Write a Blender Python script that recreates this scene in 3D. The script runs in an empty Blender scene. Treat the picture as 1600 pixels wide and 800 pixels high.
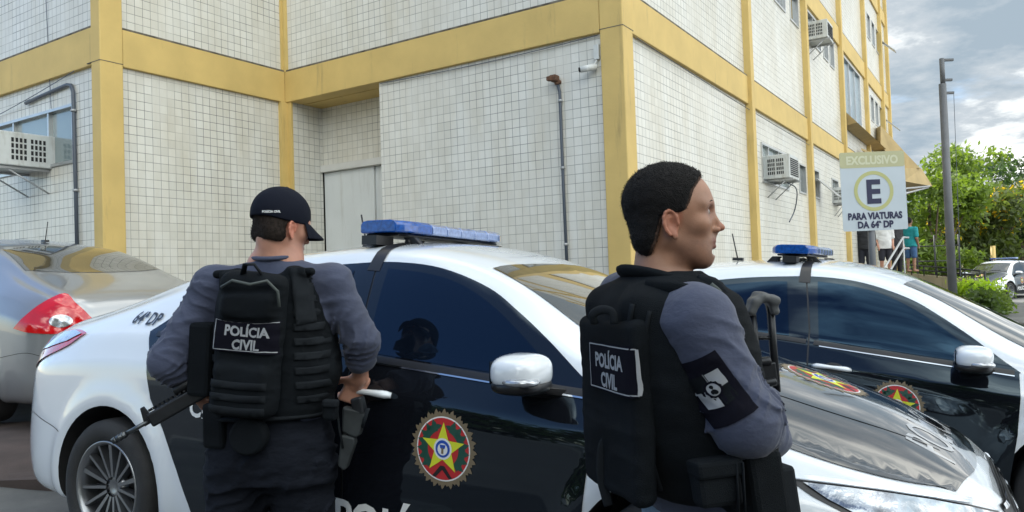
import bpy, bmesh, math, random
import numpy as np
from mathutils import Vector, Matrix
from mathutils.bvhtree import BVHTree
from mathutils.geometry import delaunay_2d_cdt
random.seed(7); rng = np.random.default_rng(7)
PI = math.pi; R = math.radians
scene = bpy.context.scene
COL = scene.collection
V = Vector

# ------------------------------------------------------------------ camera
FPX = 1197.0; CAMH = 1.25; PITCH = R(1.63); ROLL = R(1.9)
_fw = V((0, math.cos(PITCH), math.sin(PITCH))); _r0 = V((1, 0, 0)); _u0 = _r0.cross(_fw)
_r = _r0*math.cos(ROLL) - _u0*math.sin(ROLL); _u = _r0*math.sin(ROLL) + _u0*math.cos(ROLL)
cam_d = bpy.data.cameras.new('camera'); cam = bpy.data.objects.new('camera', cam_d); COL.objects.link(cam)
M = Matrix((( _r.x, _u.x, -_fw.x, 0), (_r.y, _u.y, -_fw.y, 0), (_r.z, _u.z, -_fw.z, CAMH), (0, 0, 0, 1)))
cam.matrix_world = M
cam_d.sensor_width = 36; cam_d.lens = FPX/1600*36; cam_d.clip_start = .05; cam_d.clip_end = 3000
scene.camera = cam
def at(px, py, Y):
    """world point on the sight line of a photo pixel at ground distance Y"""
    d = _r*((px-800)/FPX) - _u*((py-400)/FPX) + _fw
    return V((0, 0, CAMH)) + d*(Y/d.y)

# ------------------------------------------------------------------ world and sun
SUN_AZ, SUN_EL = -22.0, 47.0
w = bpy.data.worlds.new('World'); scene.world = w; w.use_nodes = True
nt = w.node_tree; nt.nodes.clear(); N = nt.nodes.new; L = nt.links.new
out = N('ShaderNodeOutputWorld'); bg = N('ShaderNodeBackground'); bg.inputs[1].default_value = .12
sky = N('ShaderNodeTexSky'); sky.sky_type = 'NISHITA'; sky.sun_disc = False
sky.sun_elevation = R(SUN_EL); sky.sun_rotation = R(SUN_AZ); sky.air_density = 1.0; sky.dust_density = .15; sky.ozone_density = 2.5
tc = N('ShaderNodeTexCoord'); sep = N('ShaderNodeSeparateXYZ'); L(tc.outputs['Generated'], sep.inputs[0])
def mth(op, a, b=None, c=None):
    n = N('ShaderNodeMath'); n.operation = op
    for i, q in enumerate((a, b, c)):
        if q is None: continue
        if isinstance(q, (int, float)): n.inputs[i].default_value = q
        else: L(q, n.inputs[i])
    return n.outputs[0]
zz = mth('ADD', mth('MAXIMUM', sep.outputs[2], 0.0), .18)
cmb = N('ShaderNodeCombineXYZ'); L(mth('DIVIDE', sep.outputs[0], zz), cmb.inputs[0]); L(mth('DIVIDE', sep.outputs[1], zz), cmb.inputs[1]); L(mth('MULTIPLY', sep.outputs[2], 1.2), cmb.inputs[2])
n1 = N('ShaderNodeTexNoise'); n1.inputs['Scale'].default_value = 1.15; n1.inputs['Detail'].default_value = 7; n1.inputs['Roughness'].default_value = .55; n1.inputs['Distortion'].default_value = .3
mp = N('ShaderNodeMapping'); mp.inputs['Location'].default_value = (3.1, 1.7, 0); L(cmb.outputs[0], mp.inputs[0]); L(mp.outputs[0], n1.inputs['Vector'])
# open blue sky to the left, broken cloud everywhere else
cov = mth('MULTIPLY_ADD', sep.outputs[0], .30, .11)
cm = mth('ADD', n1.outputs[0], cov)
mr = N('ShaderNodeMapRange'); mr.interpolation_type = 'SMOOTHSTEP'; mr.inputs[1].default_value = .50; mr.inputs[2].default_value = .63; L(cm, mr.inputs[0])
n2 = N('ShaderNodeTexNoise'); n2.inputs['Scale'].default_value = 2.3; n2.inputs['Detail'].default_value = 8; n2.inputs['Roughness'].default_value = .6
mp2 = N('ShaderNodeMapping'); mp2.inputs['Location'].default_value = (0.4, 5.2, 0); L(cmb.outputs[0], mp2.inputs[0]); L(mp2.outputs[0], n2.inputs['Vector'])
cr = N('ShaderNodeValToRGB'); L(n2.outputs[0], cr.inputs[0])
e = cr.color_ramp.elements; e[0].position = .38; e[0].color = (1.9, 2.35, 2.75, 1); e[1].position = .64; e[1].color = (7.0, 7.1, 6.9, 1)
x = cr.color_ramp.elements.new(.50); x.color = (2.9, 3.2, 3.45, 1)
mx = N('ShaderNodeMix'); mx.data_type = 'RGBA'; L(mr.outputs[0], mx.inputs[0]); L(sky.outputs[0], mx.inputs[6])
# clouds facing the sun (behind the photographer) are bright, those towards it show their shaded undersides
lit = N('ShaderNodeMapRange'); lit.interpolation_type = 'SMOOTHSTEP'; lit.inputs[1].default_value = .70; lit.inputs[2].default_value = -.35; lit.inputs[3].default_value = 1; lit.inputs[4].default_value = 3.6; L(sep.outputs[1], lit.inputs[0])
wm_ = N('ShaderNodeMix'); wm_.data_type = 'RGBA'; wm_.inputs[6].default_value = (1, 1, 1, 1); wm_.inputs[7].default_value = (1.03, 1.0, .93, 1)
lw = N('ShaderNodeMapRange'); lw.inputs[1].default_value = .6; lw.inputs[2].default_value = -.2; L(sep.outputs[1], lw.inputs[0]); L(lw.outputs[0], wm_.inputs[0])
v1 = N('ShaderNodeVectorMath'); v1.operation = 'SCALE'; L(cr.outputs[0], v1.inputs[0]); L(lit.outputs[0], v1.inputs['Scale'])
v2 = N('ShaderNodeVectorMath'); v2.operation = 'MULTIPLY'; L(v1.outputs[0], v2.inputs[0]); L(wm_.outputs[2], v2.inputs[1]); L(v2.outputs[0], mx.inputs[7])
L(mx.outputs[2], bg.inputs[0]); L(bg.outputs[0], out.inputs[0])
sd = bpy.data.lights.new('sun', 'SUN'); sd.energy = 4.2; sd.angle = R(.53); sd.color = (1, .955, .88)
so = bpy.data.objects.new('sun', sd); COL.objects.link(so)
sdir = V((math.sin(R(SUN_AZ))*math.cos(R(SUN_EL)), math.cos(R(SUN_AZ))*math.cos(R(SUN_EL)), math.sin(R(SUN_EL))))
so.rotation_euler = sdir.to_track_quat('Z', 'Y').to_euler(); so.location = (0, 0, 30)
scene.view_settings.view_transform = 'Standard'; scene.view_settings.look = 'None'; scene.view_settings.gamma = 1
scene.view_settings.use_curve_mapping = False; scene.view_settings.exposure = .88
scene.render.engine = 'CYCLES'

# ------------------------------------------------------------------ materials
def mat(name, col, rough=.6, metal=0, var=.0, vscale=6, bump=0, bscale=40, coat=0, spec=.5, emit=None, sheen=0, bstretch=None, detail=5):
    m = bpy.data.materials.new(name); m.use_nodes = True; t = m.node_tree; b = t.nodes['Principled BSDF']
    b.inputs['Base Color'].default_value = (*col, 1); b.inputs['Roughness'].default_value = rough; b.inputs['Metallic'].default_value = metal
    b.inputs['Coat Weight'].default_value = coat; b.inputs['Coat Roughness'].default_value = .03; b.inputs['Specular IOR Level'].default_value = spec
    if sheen: b.inputs['Sheen Weight'].default_value = sheen; b.inputs['Sheen Roughness'].default_value = .5
    if emit: b.inputs['Emission Color'].default_value = (*emit[:3], 1); b.inputs['Emission Strength'].default_value = emit[3]
    c = t.nodes.new('ShaderNodeTexCoord')
    if var:
        n = t.nodes.new('ShaderNodeTexNoise'); n.inputs['Scale'].default_value = vscale; n.inputs['Detail'].default_value = detail; t.links.new(c.outputs['Object'], n.inputs['Vector'])
        mr = t.nodes.new('ShaderNodeMapRange'); mr.inputs[1].default_value = .3; mr.inputs[2].default_value = .7; mr.inputs[3].default_value = 1-var; mr.inputs[4].default_value = 1+var
        t.links.new(n.outputs[0], mr.inputs[0])
        mu = t.nodes.new('ShaderNodeVectorMath'); mu.operation = 'SCALE'; mu.inputs[0].default_value = col; t.links.new(mr.outputs[0], mu.inputs['Scale'])
        t.links.new(mu.outputs[0], b.inputs['Base Color'])
    if bump:
        n = t.nodes.new('ShaderNodeTexNoise'); n.inputs['Scale'].default_value = bscale; n.inputs['Detail'].default_value = 4
        src = c.outputs['Object']
        if bstretch:
            mpn = t.nodes.new('ShaderNodeMapping'); mpn.inputs['Scale'].default_value = bstretch; t.links.new(src, mpn.inputs[0]); src = mpn.outputs[0]
        t.links.new(src, n.inputs['Vector'])
        bp = t.nodes.new('ShaderNodeBump'); bp.inputs['Strength'].default_value = bump; bp.inputs['Distance'].default_value = .01
        t.links.new(n.outputs[0], bp.inputs['Height']); t.links.new(bp.outputs[0], b.inputs['Normal'])
    return m
def tile_mat(name='glazed_wall_tile', joint=(.085, .09, .095, 1)):
    m = bpy.data.materials.new(name); m.use_nodes = True; t = m.node_tree; b = t.nodes['Principled BSDF']; n = t.nodes.new; l = t.links.new
    uv = n('ShaderNodeUVMap')
    br = n('ShaderNodeTexBrick'); br.offset = 0; br.squash = 1
    for k, v_ in (('Scale', 1), ('Mortar Size', .0030), ('Mortar Smooth', .25), ('Bias', 0), ('Brick Width', .1), ('Row Height', .103)): br.inputs[k].default_value = v_
    br.inputs['Color1'].default_value = (.655, .645, .595, 1); br.inputs['Color2'].default_value = (.73, .72, .67, 1)
    l(uv.outputs[0], br.inputs['Vector'])
    # grime in the joints comes and goes in patches
    no = n('ShaderNodeTexNoise'); no.inputs['Scale'].default_value = .9; no.inputs['Detail'].default_value = 6; no.inputs['Roughness'].default_value = .65; l(uv.outputs[0], no.inputs['Vector'])
    vo = n('ShaderNodeTexWhiteNoise'); vo.noise_dimensions = '2D'
    sn = n('ShaderNodeVectorMath'); sn.operation = 'SNAP'; sn.inputs[1].default_value = (.3, .412, 1); l(uv.outputs[0], sn.inputs[0]); l(sn.outputs[0], vo.inputs['Vector'])
    ad = n('ShaderNodeMath'); ad.operation = 'MULTIPLY_ADD'; ad.inputs[1].default_value = .22; l(vo.outputs[0], ad.inputs[0]); l(no.outputs[0], ad.inputs[2])
    g = n('ShaderNodeValToRGB'); l(ad.outputs[0], g.inputs[0]); g.color_ramp.elements[0].position = .46; g.color_ramp.elements[0].color = (.50, .49, .46, 1)
    g.color_ramp.elements[1].position = .74; g.color_ramp.elements[1].color = joint
    l(g.outputs[0], br.inputs['Mortar'])
    # stains over the glaze
    s = n('ShaderNodeTexNoise'); s.inputs['Scale'].default_value = 1.0; s.inputs['Detail'].default_value = 9; s.inputs['Roughness'].default_value = .7
    mpp = n('ShaderNodeMapping'); mpp.inputs['Scale'].default_value = (2.2, .5, 1); l(uv.outputs[0], mpp.inputs[0]); l(mpp.outputs[0], s.inputs['Vector'])
    sr = n('ShaderNodeValToRGB'); l(s.outputs[0], sr.inputs[0]); sr.color_ramp.elements[0].position = .38; sr.color_ramp.elements[0].color = (1, 1, 1, 1); sr.color_ramp.elements[1].position = .75; sr.color_ramp.elements[1].color = (.84, .80, .72, 1)
    mu = n('ShaderNodeMix'); mu.data_type = 'RGBA'; mu.blend_type = 'MULTIPLY'; mu.inputs[0].default_value = 1; l(br.outputs[0], mu.inputs[6]); l(sr.outputs[0], mu.inputs[7])
    l(mu.outputs[2], b.inputs['Base Color'])
    rr = n('ShaderNodeMapRange'); rr.inputs[3].default_value = .28; rr.inputs[4].default_value = .8; l(br.outputs['Fac'], rr.inputs[0]); l(rr.outputs[0], b.inputs['Roughness'])
    bp = n('ShaderNodeBump'); bp.inputs['Strength'].default_value = .5; bp.inputs['Distance'].default_value = .003; bp.invert = True; l(br.outputs['Fac'], bp.inputs['Height']); l(bp.outputs[0], b.inputs['Normal'])
    return m
def ground_mat():
    m = bpy.data.materials.new('worn_concrete_ground'); m.use_nodes = True; t = m.node_tree; b = t.nodes['Principled BSDF']; n = t.nodes.new; l = t.links.new
    c = n('ShaderNodeTexCoord'); a = n('ShaderNodeTexNoise'); a.inputs['Scale'].default_value = .8; a.inputs['Detail'].default_value = 10; a.inputs['Roughness'].default_value = .7; l(c.outputs['Object'], a.inputs['Vector'])
    r = n('ShaderNodeValToRGB'); l(a.outputs[0], r.inputs[0]); r.color_ramp.elements[0].position = .3; r.color_ramp.elements[0].color = (.065, .068, .07, 1); r.color_ramp.elements[1].position = .72; r.color_ramp.elements[1].color = (.16, .16, .155, 1)
    l(r.outputs[0], b.inputs['Base Color']); b.inputs['Roughness'].default_value = .9
    f = n('ShaderNodeTexNoise'); f.inputs['Scale'].default_value = 120; f.inputs['Detail'].default_value = 3; l(c.outputs['Object'], f.inputs['Vector'])
    bp = n('ShaderNodeBump'); bp.inputs['Strength'].default_value = .5; bp.inputs['Distance'].default_value = .004; l(f.outputs[0], bp.inputs['Height']); l(bp.outputs[0], b.inputs['Normal'])
    return m
MT = dict(
 tile=tile_mat(), tile2=tile_mat('glazed_wall_tile_pale_joints', (.17, .175, .175, 1)), ground=ground_mat(),
 asphalt=mat('asphalt', (.055, .055, .057), .9, var=.2, vscale=3, bump=.5, bscale=150),
 yellow=mat('yellow_paint', (.60, .43, .15), .65, var=.08, vscale=2.5, bump=.15, bscale=30),
 grime=mat('grime', (.13, .115, .09), .95, var=.5, vscale=9),
 plaster=mat('white_plaster', (.62, .61, .57), .8, var=.07, vscale=3, bump=.1),
 doorpaint=mat('door_paint', (.66, .68, .67), .45, var=.04, vscale=2),
 alu=mat('aluminium', (.55, .56, .56), .38, .85, var=.05),
 glass=mat('window_glass', (.03, .045, .045), .08, 0, spec=.9, coat=.4),
 paleglass=mat('pale_glass', (.20, .25, .25), .12, 0, spec=.9, coat=.6),
 acwhite=mat('ac_casing', (.55, .57, .56), .45, var=.06, vscale=8),
 dark=mat('dark_void', (.012, .012, .013), .8),
 pipe=mat('pipe_dark_grey', (.07, .085, .11), .45),
 rust=mat('rusty_metal', (.12, .06, .035), .8, var=.4, vscale=30),
 galv=mat('galvanised_metal', (.42, .43, .44), .5, .5, var=.1, vscale=4),
 polemat=mat('grey_painted_pole', (.115, .12, .13), .55, .2, var=.12, vscale=5),
 beige=mat('beige_plaster', (.52, .45, .30), .85, var=.1, vscale=2, bump=.1),
 awn=mat('ochre_awning', (.36, .26, .11), .7, var=.15, vscale=2.5),
 blackmetal=mat('black_metal', (.02, .021, .024), .5, .3),
)

def weathered(m, dirt=(.16, .12, .07), lo=.56, hi=.75, amt=.75, st=(7, 7, .8)):
    """runs of dirt down a painted surface"""
    t = m.node_tree; b = t.nodes['Principled BSDF']; l = t.links.new; src = b.inputs['Base Color'].links[0].from_socket
    c = t.nodes.new('ShaderNodeTexCoord'); mp_ = t.nodes.new('ShaderNodeMapping'); mp_.inputs['Scale'].default_value = st; l(c.outputs['Object'], mp_.inputs[0])
    n = t.nodes.new('ShaderNodeTexNoise'); n.inputs['Scale'].default_value = 1; n.inputs['Detail'].default_value = 9; n.inputs['Roughness'].default_value = .68; l(mp_.outputs[0], n.inputs['Vector'])
    r = t.nodes.new('ShaderNodeMapRange'); r.inputs[1].default_value = lo; r.inputs[2].default_value = hi; r.inputs[4].default_value = amt; l(n.outputs[0], r.inputs[0])
    x_ = t.nodes.new('ShaderNodeMix'); x_.data_type = 'RGBA'; l(r.outputs[0], x_.inputs[0]); l(src, x_.inputs[6]); x_.inputs[7].default_value = (*dirt, 1); l(x_.outputs[2], b.inputs['Base Color'])
weathered(MT['yellow'], (.20, .15, .08), .60, .80, .6); weathered(MT['doorpaint'], (.35, .33, .28), .5, .8, .6); weathered(MT['acwhite'], (.25, .22, .17), .5, .75, .6, (12, 12, 3)); weathered(MT['beige'], (.2, .17, .12), .5, .75, .7, (3, 3, .6))
# ------------------------------------------------------------------ object helpers
def tag(o, label=None, cat=None, group=None, kind=None):
    if label: o['label'] = label
    if cat: o['category'] = cat
    if group: o['group'] = group
    if kind: o['kind'] = kind
    return o
def empty(name, loc=(0, 0, 0), mat_=None, **k):
    o = bpy.data.objects.new(name, None); COL.objects.link(o)
    if mat_ is not None: o.matrix_world = mat_
    else: o.location = loc
    o.empty_display_size = .1
    return tag(o, **k)
def link(name, me, m=None, parent=None, keep=True):
    o = bpy.data.objects.new(name, me); COL.objects.link(o)
    if m is not None:
        for q in (m if isinstance(m, (list, tuple)) else [m]): me.materials.append(q)
    if parent is not None:
        o.parent = parent
        if keep: o.matrix_parent_inverse = wm(parent).inverted()
    return o
def wm(o):
    m = o.matrix_basis.copy()
    return (wm(o.parent) @ o.matrix_parent_inverse @ m) if o.parent else m
class MB:
    def __init__(s): s.bm = bmesh.new(); s.uv = None
    def face(s, pts, mi=0, smooth=False, uvs=None):
        vs = [s.bm.verts.new(p) for p in pts]
        f = s.bm.faces.new(vs); f.material_index = mi; f.smooth = smooth
        if uvs:
            if s.uv is None: s.uv = s.bm.loops.layers.uv.new('UVMap')
            for lp, q in zip(f.loops, uvs): lp[s.uv].uv = q
        return f
    def box(s, o, a, b, c, mi=0):
        """box from corner o with edge vectors a, b, c"""
        o, a, b, c = V(o), V(a), V(b), V(c)
        if a.cross(b).dot(c) < 0: a, b = b, a
        p = [s.bm.verts.new(o+a*i+b*j+c*k) for k in (0, 1) for j in (0, 1) for i in (0, 1)]
        for q in ((0, 2, 3, 1), (4, 5, 7, 6), (0, 1, 5, 4), (2, 6, 7, 3), (0, 4, 6, 2), (1, 3, 7, 5)):
            f = s.bm.faces.new([p[i] for i in q]); f.material_index = mi
        return s
    def cbox(s, c, sx, sy, sz, X=(1, 0, 0), Y=(0, 1, 0), Z=(0, 0, 1), mi=0):
        X, Y, Z = V(X).normalized()*sx, V(Y).normalized()*sy, V(Z).normalized()*sz
        return s.box(V(c)-X/2-Y/2-Z/2, X, Y, Z, mi)
    def tube(s, pts, r, n=10, mi=0, caps=True, flat=1.0, side=None):
        pts = [V(p) for p in pts]; rs = r if isinstance(r, (list, tuple)) else [r]*len(pts)
        rings = []; prev = None
        for i, p in enumerate(pts):
            d = ((pts[min(i+1, len(pts)-1)]-p).normalized() + (p-pts[max(i-1, 0)]).normalized())
            if d.length < 1e-6: d = V((0, 0, 1))
            d.normalize()
            if prev is None:
                ref = V(side) if side is not None else (V((0, 0, 1)) if abs(d.z) < .9 else V((1, 0, 0)))
                a = d.cross(ref).normalized()
            else:
                a = (prev - d*prev.dot(d)).normalized()
            prev = a; b = d.cross(a)
            rings.append([s.bm.verts.new(p + a*math.cos(2*PI*k/n)*rs[i] + b*math.sin(2*PI*k/n)*rs[i]*flat) for k in range(n)])
        for i in range(len(rings)-1):
            for k in range(n):
                f = s.bm.faces.new((rings[i][k], rings[i][(k+1) % n], rings[i+1][(k+1) % n], rings[i+1][k])); f.smooth = n > 5; f.material_index = mi
        if caps:
            for rg, rev in ((rings[0], True), (rings[-1], False)):
                f = s.bm.faces.new(rg[::-1] if rev else rg); f.material_index = mi
        return s
    def lathe(s, prof, n, c, ax, up, mi=0, smooth=True):
        """prof = [(r, h)...] revolved about axis ax through c"""
        ax = V(ax).normalized(); a = V(up).normalized(); a = (a-ax*a.dot(ax)).normalized(); b = ax.cross(a); c = V(c); rg = []
        for (r, h) in prof:
            rg.append([s.bm.verts.new(c+ax*h+(a*math.cos(2*PI*k/n)+b*math.sin(2*PI*k/n))*r) for k in range(n)])
        for i in range(len(rg)-1):
            for k in range(n):
                f = s.bm.faces.new((rg[i][k], rg[i][(k+1) % n], rg[i+1][(k+1) % n], rg[i+1][k])); f.smooth = smooth; f.material_index = mi
        return s
    def prism(s, poly, d, mi=0, smooth=False):
        """closed 3D polygon extruded by vector d"""
        a = [s.bm.verts.new(V(p)) for p in poly]; b = [s.bm.verts.new(V(p)+V(d)) for p in poly]; n = len(a)
        f = s.bm.faces.new(a[::-1]); f.material_index = mi; f = s.bm.faces.new(b); f.material_index = mi
        for i in range(n):
            f = s.bm.faces.new((a[i], a[(i+1) % n], b[(i+1) % n], b[i])); f.material_index = mi; f.smooth = smooth
        return s
    def build(s, name, m, parent=None, bevel=0, keep=True, recalc=True):
        if recalc: bmesh.ops.recalc_face_normals(s.bm, faces=s.bm.faces)
        me = bpy.data.meshes.new(name); s.bm.to_mesh(me); s.bm.free()
        o = link(name, me, m, parent, keep)
        if bevel:
            bv = o.modifiers.new('bevel', 'BEVEL'); bv.width = bevel; bv.segments = 2; bv.limit_method = 'ANGLE'; bv.angle_limit = R(40)
        return o
def text_mesh(body, size, bold=.02, sx=1.0, space=1.0, align='LEFT', shear=0.0):
    """flat lettering as (verts2d, faces), origin at the lower left of the first line"""
    cu = bpy.data.curves.new('t', 'FONT'); cu.body = body; cu.size = size; cu.offset = bold*size; cu.align_x = align; cu.space_character = space; cu.resolution_u = 3; cu.fill_mode = 'FRONT'; cu.shear = shear; cu.space_line = .85
    ob = bpy.data.objects.new('t', cu); COL.objects.link(ob)
    bpy.context.view_layer.update()
    me = bpy.data.meshes.new_from_object(ob.evaluated_get(bpy.context.evaluated_depsgraph_get()))
    vs = [(v.co.x*sx, v.co.y) for v in me.vertices]; fs = [tuple(p.vertices) for p in me.polygons]
    bpy.data.objects.remove(ob); bpy.data.curves.remove(cu); bpy.data.meshes.remove(me)
    return vs, fs
def flat_text(mb, body, size, o, X, Y, n_off, mi=0, **k):
    vs, fs = text_mesh(body, size, **k)
    xs = [v[0] for v in vs]; cx = (min(xs)+max(xs))/2 if k.get('align') == 'CENTER' else 0
    o, X, Y = V(o), V(X), V(Y); nn = X.cross(Y).normalized()*n_off
    bv = [mb.bm.verts.new(o+X*(v[0]-cx)+Y*v[1]+nn) for v in vs]
    for f in fs:
        try: q = mb.bm.faces.new([bv[i] for i in f]); q.material_index = mi
        except ValueError: pass

def spl(pts, n=6):
    """Catmull-Rom through the points, open"""
    P = [np.array(p, float) for p in pts]; P = [2*P[0]-P[1]]+P+[2*P[-1]-P[-2]]; out = []
    for i in range(1, len(P)-2):
        for k in range(n):
            t = k/n; a, b, c, d = P[i-1:i+3]
            out.append(tuple(.5*((2*b)+(-a+c)*t+(2*a-5*b+4*c-d)*t*t+(-a+3*b-3*c+d)*t**3)))
    out.append(tuple(P[-2])); return out

# ------------------------------------------------------------------ terrain: one sheet that falls gently from the building to the street
GP = np.array([(-1.5, 4.34, 0), (-1.9, 3.6, -.02), (.87, 3.07, -.08), (.4, 2.3, -.10), (.8, 5.78, -.07), (.4, 5.1, -.06), (3.14, 4.43, -.245), (2.7, 3.7, -.24), (-3.7, 6.73, .205), (-4.3, 5.8, .2), (-6, 8.2, .33), (0, 0, -.17), (-4, 1, -.17), (5, 1, -.2), (.5, 1.6, -.19), (-1, 2.6, -.13), (6, 7, -.1), (3, 8, -.02), (9, 10, 0), (-3, 9, .15), (0, 9, .05), (-15, 10, .2), (-15, 0, -.17), (15, 0, -.17), (15, 12, -.05), (0, -8, -.17), (12, 22, 0), (0, 30, 0), (40, 50, -.15), (-30, -30, -.17), (30, -30, -.17), (19.8, 29.9, -.15), (26, 40, -.15), (17, 20, 0), (0, -60, -.17), (-60, 20, 0), (60, 20, -.15)])
def gz(x, y):
    """height of the uneven forecourt"""
    w_ = 1/(((GP[:, 0]-x)**2+(GP[:, 1]-y)**2)+.02)**1.6
    return float((w_*GP[:, 2]).sum()/w_.sum())
def terrain():
    xs = [-900, -300, -80, -30, -15, -10]+[-8+.25*i for i in range(73)]+[12, 16, 22, 30, 50, 100, 300, 900]
    ys = [-900, -200, -60, -20, -8, -3]+[-1+.25*i for i in range(50)]+[13, 15, 18, 22, 28, 40, 70, 150, 400, 1500]
    bm = bmesh.new(); g = [[bm.verts.new((x, y, gz(x, y))) for x in xs] for y in ys]
    for j in range(len(ys)-1):
        for i in range(len(xs)-1):
            f = bm.faces.new((g[j][i], g[j][i+1], g[j+1][i+1], g[j+1][i])); f.smooth = True
    me = bpy.data.meshes.new('ground'); bm.to_mesh(me); bm.free()
    tag(link('ground', me, MT['ground']), kind='structure')
terrain()
# raised brown paved strip behind the patrol car
mb = MB(); xs_ = [-9, -7, -6]+[-5.5+.25*k for k in range(17)]; rows = []
for i_, x_ in enumerate(xs_):
    y_ = 4.74; zf = max(gz(x_, y_)+.03, .11); rows.append([(x_, y_, -.1), (x_, y_, zf)]+[(x_, y_+q, max(gz(x_, y_+q)+.035, zf)) for q in (.1, .25, .4, .6, .8, 1.0, 1.2, 1.4)]+[(x_, y_+1.42, -.1)])
for r0_, r1_ in zip(rows[:-1], rows[1:]):
    for k_ in range(10): mb.face([r0_[k_], r1_[k_], r1_[k_+1], r0_[k_+1]])
bmesh.ops.remove_doubles(mb.bm, verts=mb.bm.verts, dist=1e-5)
o = mb.build('pavement', mat('brown_paving', (.055, .04, .036), .85, var=.25, vscale=5, bump=.3, bscale=90), None); tag(o, kind='structure')
# ------------------------------------------------------------------ building
U = V((math.sin(R(32.9)), math.cos(R(32.9)), 0)); W = V((-math.cos(R(32.9)), math.sin(R(32.9)), 0)); ZV = V((0, 0, 1))
E0 = V((1.2295, 8.1, 0)); I0 = E0+W*5.25; J0 = I0-U*2.66
NC, ND = -U, -W        # outward normals of the two kinds of facade
TOP = 12.6; BASE = -.4
bld = empty('police_station', E0, label='large white tiled building with yellow beams and columns behind the patrol cars', cat='building')
def wallp(o, d, n, s0, s1, z0, z1, holes=(), th=.22, m='tile'):
    mb = MB(); ss = sorted({s0, s1, *[h[0] for h in holes], *[h[1] for h in holes]}); zs = sorted({z0, z1, *[h[2] for h in holes], *[h[3] for h in holes]})
    P = lambda s, z, k=0: o+d*s+ZV*z-n*k
    inh = lambda s, z: any(h[0] < s < h[1] and h[2] < z < h[3] for h in holes)
    for i in range(len(ss)-1):
        for j in range(len(zs)-1):
            a, b, c, e = ss[i], ss[i+1], zs[j], zs[j+1]
            if inh((a+b)/2, (c+e)/2): continue
            mb.face([P(a, c), P(b, c), P(b, e), P(a, e)], uvs=[(a, c), (b, c), (b, e), (a, e)])
    for (a, b, c, e) in holes:
        for (q, r_) in (((a, c), (b, c)), ((b, c), (b, e)), ((b, e), (a, e)), ((a, e), (a, c))):
            mb.face([P(*q), P(*r_), P(*r_, th), P(*q, th)], uvs=[(q[0]+.004, q[1]), (r_[0]+.004, r_[1]), (r_[0]+.004, r_[1]+th), (q[0]+.004, q[1]+th)])
    for s in (s0, s1): mb.face([P(s, z0), P(s, z1), P(s, z1, th), P(s, z0, th)], uvs=[(0, z0), (0, z1), (th, z1), (th, z0)])
    mb.face([P(s0, z1), P(s1, z1), P(s1, z1, th), P(s0, z1, th)], uvs=[(s0, 0), (s1, 0), (s1, th), (s0, th)])
    return mb.build('wall', MT[m], bld, recalc=False)
def window(o, d, n, s0, s1, z0, z1, divs=(), pane='glass', proud=.02, parent=None):
    fr = MB(); t = .035; P = lambda s, z, k: o+d*s+ZV*z+n*k
    for (a, b, c, e) in ((s0, s1, z0, z0+t), (s0, s1, z1-t, z1), (s0, s0+t, z0+t, z1-t), (s1-t, s1, z0+t, z1-t)):
        fr.box(P(a, c, -.06), d*(b-a), ZV*(e-c), n*(.06+proud))
    for q in divs: fr.box(P(q-t/2, z0+t, -.05), d*t, ZV*(z1-z0-2*t), n*(.05+proud*.6))
    fo = fr.build('window', MT['alu'], parent or bld)
    pn = MB(); pn.box(P(s0+.01, z0+.01, -.045), d*(s1-s0-.02), ZV*(z1-z0-.02), n*.008)
    pn.build('pane', MT[pane], fo)
    return fo
B1, B1T, B2, B2T, B3, B3T = 3.86, 4.30, 6.80, 7.27, 9.75, 10.2
# facade A (left, runs away to the left)
hA = (.62, 3.7, 2.79, 3.50)
wallp(J0, W, NC, .12, 9, BASE, B1, [hA]); wallp(J0-NC*.0, W, NC, .12, 9, B1T, TOP)
window(J0, W, NC, *hA, divs=(1.22, 2.1, 2.9), pane='paleglass')
# facade B
wallp(J0, U, ND, .2, 2.66, BASE, B1); wallp(J0, U, ND, .2, 2.66, B1T, TOP)
# facade C
wallp(E0, W, NC, .21, 3.45, BASE, B1, m='tile2'); wallp(E0, W, NC, .21, 5.25, B1T, TOP, m='tile2')
# facade D
hD1 = [(5.45, 7.28, 2.70, 3.37), (8.15, 8.75, 2.72, 3.32), (9.4, 10.05, 2.72, 3.34), (11.5, 12.3, 2.74, 3.33)]
hD2 = [(5.0, 5.6, 6.12, 6.72), (6.75, 7.6, 6.12, 6.72), (8.0, 8.7, 6.10, 6.74), (9.35, 10.9, 6.1, 6.74), (11.2, 11.75, 6.07, 6.72), (11.95, 12.5, 6.05, 6.72)]
hD2b = [(13.6, 16.4, 5.2, 6.72)]+[(17.5+i*.95, 18.1+i*.95, 5.75, 6.55) for i in range(5)]
hD3 = [(17.5+i*.95, 18.1+i*.95, 8.35, 9.15) for i in range(5)]+[(9.4+i*.95, 10.0+i*.95, 8.6, 9.3) for i in range(3)]
wallp(E0, U, ND, .21, 22.6, BASE, B1, hD1, m='tile2'); wallp(E0, U, ND, .21, 22.6, B1T, B2, hD2+hD2b, m='tile2'); wallp(E0, U, ND, .21, 22.6, B2T, TOP, hD3, m='tile2')
for i, h in enumerate(hD1): window(E0, U, ND, *h, divs=((5.9, 6.6) if i == 0 else ()), pane='paleglass' if i == 0 else 'glass')
for i, h in enumerate(hD2): window(E0, U, ND, *h, divs=((10.1,) if i == 3 else ()))
MT['blueglass'] = mat('blue_glass', (.16, .26, .34), .06, 0, spec=1, coat=.5)
window(E0, U, ND, *hD2b[0], divs=(14.6, 15.5), pane='blueglass')
for h in hD2b[1:]+hD3: window(E0, U, ND, *h)
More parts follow.
